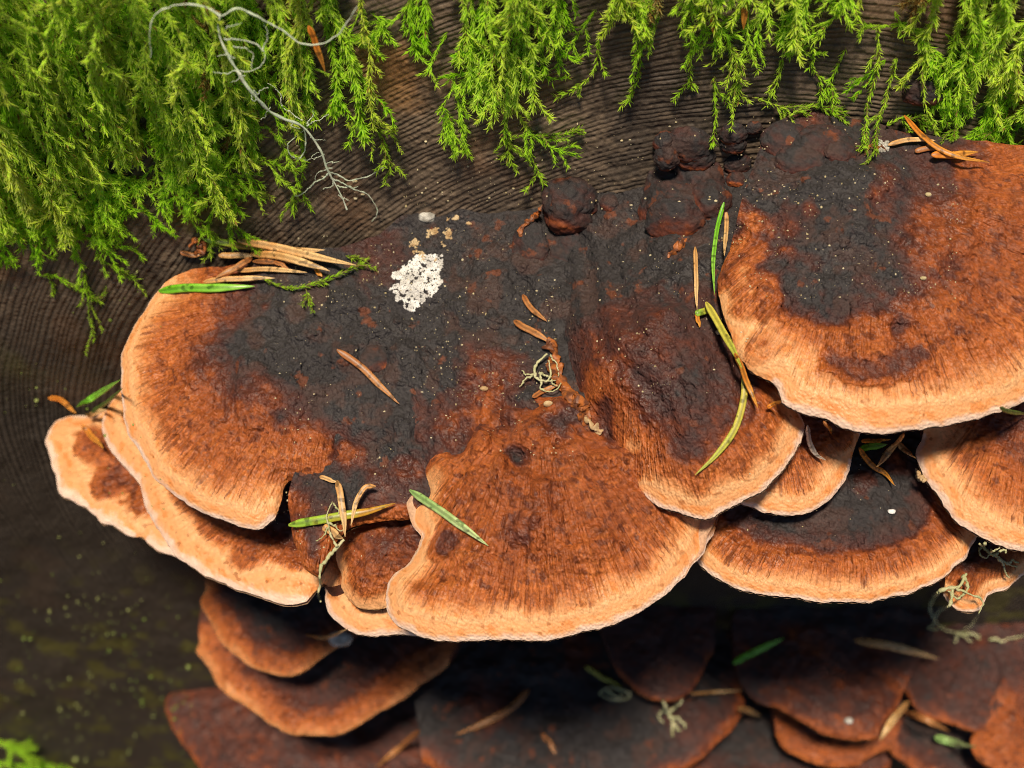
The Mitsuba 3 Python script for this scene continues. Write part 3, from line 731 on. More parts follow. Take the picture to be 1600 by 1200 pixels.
# middle
N_('rust-brown needle alone on the black crust', [(526, 546), (560, 570), (590, 600), (624, 631)], BRN, 11, 0.0004)
N_('upper of two brown needles stuck in the seam right of the black crust', [(817, 460), (830, 480), (854, 503)], BRN, 9, 0.0004)
N_('lower of two brown needles stuck in the seam right of the black crust', [(803, 501), (830, 517), (862, 537)], BRN, 11, 0.0006)
N_('grey-brown needle under the curled lichen by the seam', [(832, 621), (850, 610), (876, 601)], BRN, 8, 0.0005)
N_('pale green-white needle on the rusty fan bracket', [(640, 766), (680, 792), (720, 822), (763, 853)], FAD, 13, 0.0006)
N_('bright green needle with a brown tail crossed by two tan needles', [(451, 820), (510, 811), (570, 800), (618, 786)], TRN, 14, 0.0014)
N_('straight tan needle standing across the bright green one', [(527, 750), (533, 785), (540, 838)], TAN, 11, 0.0034)
N_('slim curved yellow needle right of the straight tan one', [(587, 760), (570, 762), (556, 786), (548, 822)], TAN, 8, 0.0034)
N_('short orange needle tucked under the small red-brown lobe', [(500, 744), (512, 748), (527, 754)], TAN, 7, 0.0010)
N_('flat brown chip under the crossed needles', [(505, 822), (520, 832), (536, 842)], TAN, 13, 0.0010)
# on and around the domed bracket
N_('thin dark green needle at the top of the domed bracket', [(1131, 316), (1120, 360), (1114, 410), (1117, 460)], GRN, 7, 0.0012)
N_('slim tan needle beside the thin dark green one', [(1135, 331), (1134, 365), (1132, 400)], TAN, 7, 0.0008)
N_('long tan needle pointing down to the short green one on the domed bracket', [(1086, 386), (1087, 430), (1089, 488)], TAN, 7, 0.0012)
N_('short stubby green needle lying crosswise on the domed bracket', [(1086, 491), (1100, 487), (1114, 481)], TRN, 11, 0.0014)
N_('small orange hooked tip under the short stubby green needle', [(1088, 490), (1092, 505), (1094, 511)], ORG, 7, 0.0010)
N_('olive needle along the left edge of the broad upper right bracket', [(1103, 472), (1125, 510), (1145, 545), (1160, 575)], YEL, 12, 0.0022)
N_('orange needle continuing down from the olive one', [(1148, 552), (1165, 590), (1184, 638)], ORG, 9, 0.0014)
N_('long bent yellow-green needle hanging over the domed bracket', [(1161, 580), (1163, 620), (1148, 670), (1120, 710), (1086, 742)], YEL, 11, 0.0008)
N_('tiny orange needle poking out under the broad upper right bracket', [(1200, 636), (1212, 631), (1222, 626)], ORG, 7, 0.0006)
N_('grey curled needle on the small wedged tan bracket', [(1262, 664), (1265, 690), (1275, 708), (1290, 720)], GRY, 9, 0.0006)
N_('short orange needle tip right of the grey curled one', [(1288, 660), (1295, 668), (1299, 680)], ORG, 7, 0.0006)
# the gap under the broad bracket
N_('green stub in the shadow gap under the broad upper right bracket', [(1344, 702), (1360, 698), (1386, 695)], GRN, 11, 0.0010)
N_('dark orange needle above the green stub in the shadow gap', [(1346, 689), (1370, 689), (1392, 686)], ORG, 7, 0.0012)
N_('pale tan needle slanting out of the shadow gap', [(1412, 680), (1392, 702), (1369, 731)], TAN, 11, 0.0022)
N_('curved brown-orange needle on the dark purple-brown bracket', [(1342, 700), (1355, 720), (1380, 738), (1398, 758)], ORG, 9, 0.0008)
N_('tan needle touching the left edge of the bracket cut off by the right border', [(1404, 694), (1415, 705), (1432, 716)], TAN, 10, 0.0012)
N_('dark olive needle under the right end of the broad upper right bracket', [(1562, 638), (1580, 643), (1606, 648)], DRK, 8, 0.0006)
# top right
N_('long orange needle crossing the others at the upper right on the wood', [(1412, 181), (1440, 212), (1480, 238), (1545, 255)], ORG, 9, 0.0022)
N_('flat orange needle at the right end of the upper right group', [(1456, 241), (1490, 242), (1528, 238)], ORG, 12, 0.0014)
N_('tan needle arching left in the upper right group', [(1388, 226), (1420, 218), (1462, 219)], TAN, 8, 0.0014)
N_('short red-brown needle under the upper right group', [(1430, 236), (1450, 232), (1475, 232)], BRN, 9, 0.0006)
# hanging in the moss
N_('orange needle caught in the moss at the top, left one of a pair', [(1116, 4), (1115, 40), (1124, 68)], ORG, 8, 0.0040)
N_('orange needle caught in the moss at the top, right one of a pair', [(1160, -6), (1163, 20), (1162, 46)], ORG, 11, 0.0040)
N_('orange needle pointing down in the moss left of the bare wood', [(482, 40), (494, 70), (508, 112)], ORG, 10, 0.018)
# lower tier
N_('thin pale twig at the back of the upper thin brown bracket in shade', [(478, 992), (510, 996), (545, 982)], TAN, 5, 0.0010)
N_('curved brown needle on the blackish bracket at bottom centre', [(826, 1078), (800, 1105), (760, 1128), (712, 1148)], BRN, 11, 0.0008)
N_('brown needle on the dark mahogany bracket near the bottom edge', [(655, 1142), (625, 1168), (586, 1200)], BRN, 9, 0.0008)
N_('thin olive needle across the small dark red bracket', [(914, 1042), (940, 1058), (975, 1076)], YEL, 7, 0.0012)
N_('dull orange needle lying across the dim bracket at lower right', [(1336, 1000), (1400, 1012), (1466, 1030)], TAN, 12, 0.0014)
N_('tan needle slanting down below the dim lower right bracket', [(1420, 1096), (1395, 1125), (1374, 1158)], TAN, 12, 0.0024)
N_('brown needle crossing at the foot of the dim lower right bracket', [(1410, 1112), (1440, 1122), (1484, 1142)], BRN, 10, 0.0018)
N_('dusty green needle at the bottom right corner', [(1461, 1152), (1490, 1160), (1526, 1168)], FAD, 12, 0.0016)
N_('dim green needle in the dark gap left of the lower right brackets', [(1146, 1036), (1180, 1018), (1224, 998)], GRN, 10, 0.0012)
N_('pale thread-like needle left of the shaded uneven bracket', [(1080, 1084), (1120, 1081), (1160, 1079)], TAN, 5, 0.0014)
N_('short orange needle in the dark gap near the bottom', [(1154, 1106), (1172, 1112), (1190, 1119)], TAN, 9, 0.0008)
N_('short rusty needle on the blackish bracket near the bottom edge', [(846, 1146), (860, 1162), (868, 1180)], BRN, 8, 0.0006)


def ribbon(kind, label, cat, px_path, mat, width, lift=0.0008, seed=0):
    p = lay(px_path, lift, None, 40)
    t = np.linspace(0, 1, len(p))
    w = width / 2 * ((p[0] - CAM) @ FWD) / FOC * (0.55 + 0.9 * meshkit.noise(np.stack([t * 9, t * 0 + seed, t * 0], -1), seed)) * np.clip(np.sqrt(np.minimum(t, 1 - t) * 6) + 0.12, 0, 1)
    p = p + 0.0006 * (meshkit.noise(np.stack([t * 14, t * 0 + seed, t * 0 + 3], -1), seed)[:, None] - 0.5) * [1, 1, 1]
    v, f, uv = sweep(p, w * 1.1, 11, 0.42)
    v = v + 0.0030 * (np.stack([meshkit.fbm(v * 620 + 5 * a, 4, seed + a) for a in range(3)], -1) - 0.5)
    key = thing(kind, label, cat)
    put(key, v, f, mat, uv)


ribbon('bark_flake', 'orange peeling bark flake hanging left of the large round knob', 'bark flake', [(846, 322), (836, 338), (818, 352), (808, 372)], 'mat_debris', 10)
ribbon('bark_flake', 'upper rusty bark scrap in the seam beside the curled lichen', 'bark flake', [(858, 535), (866, 555), (868, 575), (880, 590)], 'mat_debris', 17, 0.0012, 1)
ribbon('bark_flake', 'middle rusty bark scrap in the seam', 'bark flake', [(872, 585), (882, 605), (895, 628)], 'mat_debris', 16, 0.0010, 2)
ribbon('bark_flake', 'lower rusty bark scrap in the seam above the rusty fan bracket', 'bark flake', [(898, 630), (912, 640), (920, 652)], 'mat_debris', 18, 0.0010, 3)
ribbon('bark_flake', 'thin tan husk at the lower end of the seam', 'bark flake', [(912, 652), (928, 668), (946, 672)], 'mat_cream', 6, 0.0016, 4)
ribbon('bark_flake', 'crumpled brown bark bit at the left end of the litter pile', 'bark flake', [(296, 378), (310, 376), (314, 388), (304, 396)], 'mat_debris', 12, 0.0016, 5)
ribbon('bark_flake', 'tan sliver on the wood above the white lichen patch', 'bark flake', [(700, 340), (722, 343), (742, 342)], 'mat_cream', 7, 0.0004, 6)
ribbon('bark_flake', 'rusty shred under the tall wart cluster', 'bark flake', [(1076, 374), (1058, 386), (1047, 402)], 'mat_debris', 9, 0.0006, 7)
ribbon('bark_flake', 'rusty scrap on the lower seam beside the domed bracket', 'bark flake', [(905, 645), (915, 660), (930, 668)], 'mat_debris', 9, 0.0008, 8)
ribbon('bark_flake', 'orange wood splinter at the upper right below the moss', 'bark flake', [(1366, 228), (1376, 232), (1350, 233)], 'mat_debris', 7, 0.0008, 9)


def threads(label, cat, lines, mat, kind='lichen_strand', sub='branch'):
    """lines: (px path, width px, lift); the first is the main stem, the rest are branches of their own"""
    key = thing(kind, label, cat)
    for k, (path, w, lift) in enumerate(lines):
        p = lay(path, lift, None, 14 + 10 * len(path))
        t = np.linspace(0, 1, len(p))
        r = w / 2 * ((p[0] - CAM) @ FWD) / FOC * (1.0 - 0.6 * t) * (0.6 + 0.8 * meshkit.noise(np.stack([t * 26, t * 0 + k, t * 0], -1)))
        p = p + 0.0007 * (np.stack([meshkit.noise(np.stack([t * 5, t * 0 + k, t * 0 + a], -1), k) for a in (0, 7, 13)], -1) - 0.5) + 0.00025 * (np.stack([meshkit.noise(np.stack([t * 24, t * 0 + k, t * 0 + a], -1), k) for a in (3, 9, 17)], -1) - 0.5)
        v, f, uv = sweep(p, r, 6)
        part(key, 'stem' if k == 0 else sub, v, f, mat, uv)
    return key


L1 = 0.012
threads('long pale grey-green lichen strand dangling from the moss over bare wood', 'lichen', [
    ([(348, 22), (346, 55), (365, 95), (392, 138), (430, 178), (475, 200), (502, 235), (512, 265), (530, 300), (541, 330)], 6.5, 0.020),
    ([(348, 28), (320, 12), (285, 8), (250, 20), (235, 45), (238, 90)], 3.4, 0.034),
    ([(348, 24), (370, 12), (400, 25), (440, 50), (480, 68), (520, 60), (560, 10)], 3.8, 0.030),
    ([(352, 60), (385, 62), (412, 82), (414, 100), (395, 112), (370, 112)], 2.6, 0.030),
    ([(362, 72), (385, 75), (396, 92), (392, 112)], 2.0, 0.030),
    ([(375, 112), (350, 112), (330, 114)], 2.0, 0.030), ([(412, 80), (418, 50), (416, 40)], 2.0, 0.030),
    ([(395, 140), (402, 152), (396, 160), (392, 150)], 2.6, 0.022),
    ([(440, 168), (436, 145), (420, 128)], 2.0, 0.012), ([(478, 196), (486, 182), (490, 170)], 2.0, 0.012), ([(478, 198), (500, 186), (512, 178)], 2.0, 0.012), ([(470, 190), (455, 175), (440, 172)], 2.0, 0.012),
    ([(476, 202), (478, 225), (470, 245), (455, 240), (452, 222), (476, 204)], 2.6, 0.005), ([(458, 244), (480, 250), (500, 240)], 2.0, 0.004),
    ([(514, 270), (490, 290), (470, 305), (458, 308)], 2.6, 0.002), ([(514, 268), (540, 280), (570, 276), (600, 262)], 2.6, 0.002), ([(516, 276), (550, 295), (575, 305), (590, 330), (580, 346)], 2.6, 0.002),
    ([(520, 262), (500, 268), (490, 280)], 2.0, 0.002), ([(526, 290), (548, 292), (560, 290)], 2.0, 0.002)] + [([(a, b), (a + dx * .5, b + dy * .6), (a + dx, b + dy * .7)], 1.5, l) for a, b, dx, dy, l in
    [(380, 118, -22, 16, .026), (400, 148, 20, -16, .022), (420, 170, -14, 22, .018), (450, 186, 16, 20, .014), (486, 212, 22, 10, .008), (505, 240, -20, 12, .006), (508, 258, 24, -8, .004), (522, 285, -18, 14, .003), (530, 304, 16, 12, .003), (365, 90, -24, -6, .030), (352, 45, 22, -10, .032)]], 'mat_lichen')
threads('small curled pale green lichen in the seam beside rusty bark scraps', 'lichen', [
    ([(858, 552), (840, 568), (838, 588), (855, 598), (862, 585), (856, 565)], 5, 0.0022), ([(838, 585), (825, 586), (818, 580)], 4, 0.0016), ([(832, 586), (820, 594), (813, 604)], 4, 0.0016),
    ([(848, 592), (842, 605), (858, 614), (872, 608), (876, 600)], 4, 0.0022), ([(844, 582), (860, 590), (868, 604)], 4, 0.0022), ([(842, 580), (850, 592), (866, 596)], 4, 0.0026), ([(862, 555), (870, 575), (876, 590)], 3, 0.0024)], 'mat_lichen_yellow')
threads('pale wiry rootlet trailing from the crossed needles over the bracket edge', 'rootlet', [
    ([(541, 842), (528, 855), (512, 872), (502, 890), (502, 912), (498, 930), (500, 942)], 7, 0.0022), ([(528, 855), (518, 842), (514, 820), (512, 800), (522, 785)], 4, 0.0030),
    ([(522, 786), (530, 802), (536, 820)], 3, 0.0034), ([(514, 815), (530, 828), (538, 830)], 4, 0.0030), ([(512, 822), (506, 838), (492, 846)], 3, 0.0022)], 'mat_lichen_yellow')
threads('tangle of grey-green lichen hanging at the right edge of the dark purple-brown bracket', 'lichen', [
    ([(1512, 895), (1500, 915), (1480, 918), (1462, 930), (1455, 950), (1462, 970), (1478, 985), (1500, 990), (1530, 995)], 7, 0.0040), ([(1505, 900), (1512, 920), (1500, 935), (1485, 925)], 6, 0.0040),
    ([(1490, 920), (1482, 945), (1465, 958), (1460, 975), (1450, 982), (1462, 984), (1476, 978)], 6, 0.0040), ([(1495, 918), (1530, 935), (1535, 950), (1520, 975), (1505, 985)], 4, 0.0050), ([(1498, 988), (1508, 995), (1518, 1003)], 5, 0.004),
    ([(1494, 988), (1496, 998), (1490, 1006)], 5, 0.004), ([(1506, 990), (1520, 992), (1534, 1000)], 5, 0.004), ([(1545, 998), (1570, 1000), (1600, 994)], 4, 0.003)], 'mat_lichen_yellow')
threads('branched grey-green lichen tuft on the dark shadowed bracket at the right edge', 'lichen', [
    ([(1532, 848), (1548, 862), (1562, 872), (1575, 882), (1588, 888)], 6, 0.0030), ([(1540, 850), (1530, 860), (1536, 870), (1550, 868)], 5, 0.003), ([(1552, 866), (1566, 860), (1574, 864)], 5, 0.003), ([(1562, 872), (1570, 890), (1576, 904)], 5, 0.003),
    ([(1572, 880), (1586, 876), (1590, 880)], 5, 0.003), ([(1546, 860), (1560, 858)], 4, 0.003)], 'mat_lichen_yellow')
threads('blurred pale lichen clump below the small dark red bracket', 'lichen', [
    ([(1038, 1094), (1044, 1110), (1052, 1128), (1050, 1152)], 7, 0.003), ([(1044, 1112), (1056, 1106), (1068, 1094)], 6, 0.003), ([(1046, 1120), (1062, 1124), (1072, 1138)], 6, 0.003), ([(1040, 1106), (1030, 1118), (1036, 1130)], 6, 0.003), ([(1052, 1130), (1062, 1142)], 6, 0.003)], 'mat_lichen_yellow')
threads('blurred yellow-green lichen curl on the left of the small dark red bracket', 'lichen', [
    ([(938, 1084), (950, 1074), (970, 1076), (985, 1084), (978, 1094), (956, 1094), (940, 1088)], 6, 0.003), ([(950, 1080), (965, 1090), (975, 1084)], 6, 0.003)], 'mat_lichen_yellow')


def granules(kind, label, cat, px_poly, mat, n, r0, r1, holes=0.0, seed=0, lift=0.0):
    """a crust of many tiny rounded grains filling an outline"""
    poly = Polygon(px_poly)
    x0, y0, x1, y1 = poly.bounds
    g_ = np.random.default_rng(seed)
    base = trimesh.creation.icosphere(subdivisions=1)
    vs, fs, n0 = [], [], 0
    while n > 0:
        x, y = g_.uniform(x0, x1), g_.uniform(y0, y1)
        dd = poly.exterior.distance(shapely.Point(x, y)) * (1 if poly.contains(shapely.Point(x, y)) else -1)
        if dd < -12 + 22 * meshkit.fbm(np.array([[x / 10, y / 10, seed]]), 2)[0]: continue
        if meshkit.fbm(np.array([[x / 6.5, y / 6.5, seed + 5.0]]), 3)[0] < holes: n -= 0.3; continue
        p, nn, dep = S.at(x, y, 6)
        r = g_.uniform(r0, r1) * dep / FOC
        v = base.vertices * r * g_.uniform(0.7, 1.3, 3) * (1 + 0.3 * (g_.random((len(base.vertices), 1)) - 0.5))
        vs.append(p + nn * r * (0.15 + lift) + v); fs.append(base.faces + n0); n0 += len(v); n -= 1
    key = thing(kind, label, cat, kind=None)
    put(key, np.vstack(vs), np.vstack(fs), mat)


granules('lichen_patch', 'powdery bright white lichen patch on the black crust', 'lichen patch',
         [(655, 398), (692, 402), (690, 432), (684, 452), (668, 464), (660, 480), (646, 492), (632, 478), (614, 468), (608, 452), (626, 440), (612, 432), (630, 420)], 'mat_white', 3600, 0.6, 1.5, 0.34, 3)
granules('lichen_patch', 'cream flaking crust forming a broken ring above the white lichen patch', 'lichen patch',
         [(640, 402), (648, 382), (665, 366), (690, 354), (706, 368), (698, 390), (690, 400), (700, 372), (690, 360), (668, 372), (652, 388), (660, 396), (690, 398), (660, 408)], 'mat_cream', 420, 0.7, 1.8, 0.46, 4)
granules('lichen_patch', 'small chalky white scrap on the bracket cut off by the right border', 'lichen patch',
         [(1432, 734), (1440, 736), (1448, 748), (1440, 752), (1432, 744)], 'mat_cream', 70, 1.6, 3.2, 0.0, 5, 0.4)
granules('lichen_patch', 'frosty white fluff at the foot of a moss strand at the upper right', 'lichen patch',
         [(1368, 222), (1378, 216), (1388, 226), (1382, 238), (1370, 236)], 'mat_pebble', 110, 1.0, 2.4, 0.3, 6, 0.6)



def pebble(label, px, py, r, mat, kind='pebble', cat='pebble', seed=0):
    p, n, dep = S.at(px, py)
    v = trimesh.creation.icosphere(subdivisions=3).vertices
    f = trimesh.creation.icosphere(subdivisions=3).faces
    w = v * (1 + 0.5 * (meshkit.fbm(v * 1.5 + seed, 3, seed) - 0.5))[:, None] * [1.25, 0.8, 0.8]
    key = thing(kind, label, cat)
    put(key, p + n * r * 0.5 * dep / FOC + w * r * dep / FOC, f, mat)


pebble('small grey stone chip stuck on the wood above the white lichen patch', 667, 341, 11, 'mat_pebble')
pebble('pale grey fluff at the back of the upper thin brown bracket in shade', 534, 999, 15, 'mat_pebble', 'lichen_patch', 'lichen patch', 9)
pebble('bright white droplet on the dark purple-brown bracket', 1393, 800, 5, 'mat_white', 'droplet', 'droplet')
pebble('tan crumb on the black crust left of the curled lichen', 757, 608, 5, 'mat_cream', 'crumb', 'crumb', 2)
pebble('second tan crumb just above the rusty fan bracket', 858, 633, 6, 'mat_cream', 'crumb', 'crumb', 3)
pebble('pale yellow crumb on the upper right bracket near its orange part', 1450, 305, 4, 'mat_crumb', 'crumb', 'crumb', 4)
pebble('pale yellow crumb on the orange front of the broad upper right bracket', 1442, 435, 4, 'mat_crumb', 'crumb', 'crumb', 5)
pebble('cream crumb beside the orange-edged left side of the broad upper right bracket', 1123, 520, 5, 'mat_cream', 'crumb', 'crumb', 6)
pebble('dull white grain on the shaded brown bracket near the bottom right', 1326, 1127, 6, 'mat_pebble', 'crumb', 'crumb', 7)


def crumbs(key, label, regions, mat, seed, sizes):
    g_ = np.random.default_rng(seed)
    base = trimesh.creation.icosphere(subdivisions=0)
    vs, fs, n0 = [], [], 0
    for (x0, y0, x1, y1, n, thr) in regions:
        while n > 0:
            x, y = g_.uniform(x0, x1), g_.uniform(y0, y1)
            if meshkit.fbm(np.array([[x / 60, y / 60, seed]]), 2)[0] < thr and g_.random() < 0.8:
                n -= 0.25; continue
            p, nn, dep = S.at(x, y, 6)
            r = sizes * (0.5 + g_.random() ** 4 * 1.4) * dep / FOC
            v = base.vertices * r * g_.uniform(0.4, 1.5, 3)
            vs.append(p + nn * r * 0.3 + v); fs.append(base.faces + n0); n0 += len(v); n -= 1
    put(key, np.vstack(vs), np.vstack(fs), mat)
    labels[key] = {'label': label, 'category': 'crumbs', 'kind': 'stuff'}


crumbs('pollen_crumbs', 'fine pale yellow crumbs dusting the black crusts', [(430, 360, 900, 720, 1000, .5), (860, 330, 1180, 620, 400, .5), (1150, 210, 1500, 470, 420, .5), (420, 700, 640, 880, 120, .45), (1120, 700, 1500, 850, 60, .5)], 'mat_crumb', 11, 1.0)
crumbs('wood_crumbs', 'pale wood crumbs and algae specks scattered on the log face', [(430, 180, 1350, 330, 420, .5)], 'mat_crumb', 12, 1.3)
crumbs('algae_specks', 'small green algae specks on the dark lower log face', [(0, 420, 260, 1190, 90, .45), (0, 930, 300, 1190, 260, .45)], 'mat_algae', 13, 2.0)

# ------------------------------------------------------------------ moss
def leaves(path, per_mm, length, splay, tone, g_, width=0.20, taper=-0.15):
    seg = np.r_[0, np.cumsum(np.linalg.norm(np.diff(path, axis=0), axis=1))]
    n = max(6, int(seg[-1] * 1000 * per_mm))
    s = np.sort(g_.random(n)) * seg[-1]
    B = np.stack([np.interp(s, seg, path[:, k]) for k in range(3)], -1)
    tg = np.gradient(path, axis=0)
    Tn = np.stack([np.interp(s, seg, tg[:, k]) for k in range(3)], -1); Tn /= np.linalg.norm(Tn, axis=1, keepdims=True) + 1e-12
    R = g_.normal(size=(n, 3)); R -= (R * Tn).sum(1, keepdims=True) * Tn; R /= np.linalg.norm(R, axis=1, keepdims=True) + 1e-12
    a = (splay * g_.uniform(0.6, 1.4, n) * (0.75 + 0.55 * (s / seg[-1]) ** 2))[:, None]
    D = Tn * np.cos(a) + R * np.sin(a)
    Sd = np.cross(D, R); Sd /= np.linalg.norm(Sd, axis=1, keepdims=True) + 1e-12
    L = length * g_.uniform(0.65, 1.25, n) * (1 - taper * (s / seg[-1]) ** 3)
    L = L[:, None]
    mid = B + D * L * 0.42 + R * L * 0.05
    tip = B + D * L + R * L * g_.uniform(-0.12, 0.22, (n, 1)) + g_.normal(size=(n, 3)) * L * 0.07
    w = L * width * 0.5
    v = np.stack([B, mid + Sd * w, tip, mid - Sd * w], 1).reshape(-1, 3)
    k = np.arange(n)[:, None] * 4
    f = np.vstack([k + [0, 1, 2], k + [0, 2, 3]])
    uv = np.stack([np.tile([0, 0.45, 1, 0.45], n), np.repeat(np.where(tone > 1.1, 1.3, np.clip(tone + g_.uniform(-.12, .12, n) + (g_.random(n) < 0.012) * 2, 0, 1.3 if tone > 0 else 1)), 4)], -1)
    return v, f, uv


def shoot(path, g_, tone, length=0.00135, splay=0.55, per_mm=8, branches=8, blen=(0.003, 0.009), bspread=0.7, btip=0.8, rstem=0.00016, side=None):
    """one moss shoot: stem, leaves, feathery side branches"""
    lv, lf, lu, n0 = [], [], [], 0
    sv, sf, s0 = [], [], 0
    def add(p, ln, sp, pm, tn):
        nonlocal n0, s0
        v, f, u = leaves(p, pm, ln, sp, tn, g_)
        lv.append(v); lf.append(f + n0); lu.append(u); n0 += len(v)
        v, f, _ = sweep(p[:: max(1, len(p) // 14)], rstem, 3)
        sv.append(v); sf.append(f + s0); s0 += len(v)
    add(path, length, splay, per_mm, tone)
    tg = np.gradient(path, axis=0); tg /= np.linalg.norm(tg, axis=1, keepdims=True) + 1e-12
    for b in range(branches):
        i = int(len(path) * (0.10 + 0.88 * g_.random() ** btip)); i = min(i, len(path) - 2)
        t0 = tg[i]
        r = np.cross(t0, [0, 1, 0]) * g_.choice([-1, 1]) + g_.normal(size=3) * 0.35
        r[1] -= 0.25
        r -= r @ t0 * t0; r /= np.linalg.norm(r)
        d = t0 * math.cos(bspread) + r * math.sin(bspread) * g_.uniform(0.5, 1.3)
        Lb = g_.uniform(*blen)
        tt = np.linspace(0, 1, 9)[:, None]
        p = path[i] + d * Lb * tt + (np.array([0, 0.1, -0.5]) + g_.normal(size=3) * 0.55) * Lb * 0.6 * tt ** 2
        p[:, 1] = np.minimum(p[:, 1], -0.0012)
        add(p, length * 0.85, splay * 1.1, per_mm * 1.1, tone if tone > 1.1 else min(1, tone + 0.12 * g_.random()))
    return (np.vstack(lv), np.vstack(lf), np.vstack(lu)), (np.vstack(sv), np.vstack(sf))


gm = np.random.default_rng(21)
CLUMPS = [(-90, 150, 'leftmost thick curtain of hanging moss'), (150, 262, 'dense moss curtain second from the left'), (262, 345, 'bright yellow-green moss rope hanging lowest near the litter pile'),
          (345, 450, 'moss bunch behind the pale lichen strand'), (450, 640, 'moss clump right of the pale lichen strand at top left centre'), (640, 770, 'large hanging moss tuft left of top centre over bare wood'),
          (770, 890, 'moss tuft right of the large top centre tuft'), (890, 1060, 'short bright feathery moss fringe at top centre'), (1060, 1180, 'sparse moss with two orange needles at the top'),
          (1180, 1330, 'loose moss tuft hanging above the black crown'), (1330, 1470, 'long moss curtain with knotted strands at the upper right'), (1470, 1720, 'dense moss mass in the upper right corner')]
CK = [None] * len(CLUMPS)


def clump_of(px):
    for i, (a, b, lab) in enumerate(CLUMPS):
        if a <= px < b or i == len(CLUMPS) - 1:
            if CK[i] is None:
                CK[i] = thing('moss_clump', lab, 'moss', 'clumps of moss hanging over the log end')
            return CK[i]


def emit(key, lv, st):
    k = part(key, 'shoot', lv[0], lv[1], 'mat_moss', lv[2])
    put(k + '__stem', st[0], st[1], 'mat_moss_stem')


ENV = np.array([(-90, 405), (0, 405), (60, 405), (120, 385), (170, 360), (215, 335), (240, 285), (275, 290), (300, 300), (345, 370), (380, 280), (410, 255), (432, 200), (450, 170), (458, 300), (475, 200), (520, 215), (560, 225), (600, 245), (612, 215),
                (622, 60), (640, 60), (655, 130), (690, 190), (722, 225), (745, 180), (790, 215), (820, 215), (845, 160), (868, 90), (895, 30), (930, 45), (960, 40), (1000, 45), (1040, 15), (1080, 40), (1120, 20), (1150, 10),
                (1190, 45), (1230, 85), (1270, 45), (1310, 10), (1345, 20), (1362, 190), (1385, 165), (1430, 130), (1465, 180), (1500, 195), (1560, 190), (1610, 195), (1720, 195)], float)
DENS = np.array([(-90, .95), (250, .95), (330, .95), (410, .8), (450, .55), (540, .6), (560, .25), (645, .25), (665, .85), (840, .7), (880, .35), (930, .7), (1020, .6), (1060, .3), (1090, .25), (1170, .2), (1210, .5), (1290, .2), (1345, .25), (1360, .9), (1720, 1.0)], float)


DRIFT = [0.0, 1]


def hang(px, py, off_tip, off_top, tone, drift=None, **kw):
    tip = on_face(px, py, off_tip)
    ztop = 0.098 + gm.uniform(-.01, .02)
    if drift is None: DRIFT[:] = [gm.normal() * 0.006, int(gm.integers(1 << 20))]
    top = np.array([tip[0] + DRIFT[0] + (drift or 0), -max(off_top, 0.003), max(ztop, tip[2] + 0.03)])
    n = 40
    t = np.linspace(0, 1, n)[:, None]
    p = top + (tip - top) * t
    p[:, 1] = -(max(off_top, 0.003) + (off_tip - max(off_top, 0.003)) * (t[:, 0] ** 0.7))
    sd = DRIFT[1]
    amp = 0.011 * np.sin(np.clip(t * 1.15, 0, 1) * math.pi)
    for a in (0, 1):
        p[:, a] += (meshkit.fbm(np.hstack([t * 5, t * 0 + sd % 977, t * 0 + a * 9.0]), 3, int(sd)) - 0.5) * amp[:, 0] * (1.0 if a == 0 else 0.7)
    p[:, 1] = np.minimum(p[:, 1], -0.0015)
    return shoot(p, gm, tone, **kw)


count = 0
x = -85.0
while x < 1715:
    d = np.interp(x, DENS[:, 0], DENS[:, 1])
    env = np.interp(x, ENV[:, 0], ENV[:, 1])
    left = np.clip((560 - x) / 300, 0, 1)
    right = np.clip((x - 1330) / 150, 0, 1)
    py = env - 8 - abs(gm.normal()) * 70 * (0.35 + left) if gm.random() < 0.6 else env * gm.uniform(0.2, 0.95)
    py = max(py, 6)
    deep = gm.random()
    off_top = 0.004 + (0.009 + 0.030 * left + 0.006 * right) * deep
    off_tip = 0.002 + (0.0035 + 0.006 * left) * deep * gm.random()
    tone = np.clip(0.24 + 0.66 * deep + gm.normal() * 0.15 + 0.12 * left, 0, 1)  # shoots towards the left are coloured lighter to offset the steep sun
    rope = gm.random() < 0.35 + 0.3 * left
    for q in range(int(gm.integers(2, 5)) if rope else 1):      # several shoots hang together as one rope
        lv, st = hang(x + gm.normal() * 7 * (q > 0), py - (abs(gm.normal()) * 35 if q else 0), off_tip + 0.0008 * q * gm.random(), off_top + gm.normal() * 0.0015, 1.3 if gm.random() < 0.04 else np.clip(tone + gm.normal() * 0.1, 0, 1),
                      drift=gm.normal() * 0.0015 if q else None, splay=gm.uniform(0.30, 0.48) if rope else 0.62, per_mm=15 if rope else 14, length=gm.uniform(0.0012, 0.0019),
                      branches=int(gm.integers(5, 11) if rope else gm.integers(9, 16)), blen=(0.001, 0.0045) if rope else (0.0015, 0.0065), bspread=gm.uniform(0.35, 0.9), btip=0.5)
        emit(clump_of(x), lv, st)
        count += 1
    x += gm.exponential(1) * 9.0 / d + 3.0 / d
print('moss shoots', count)
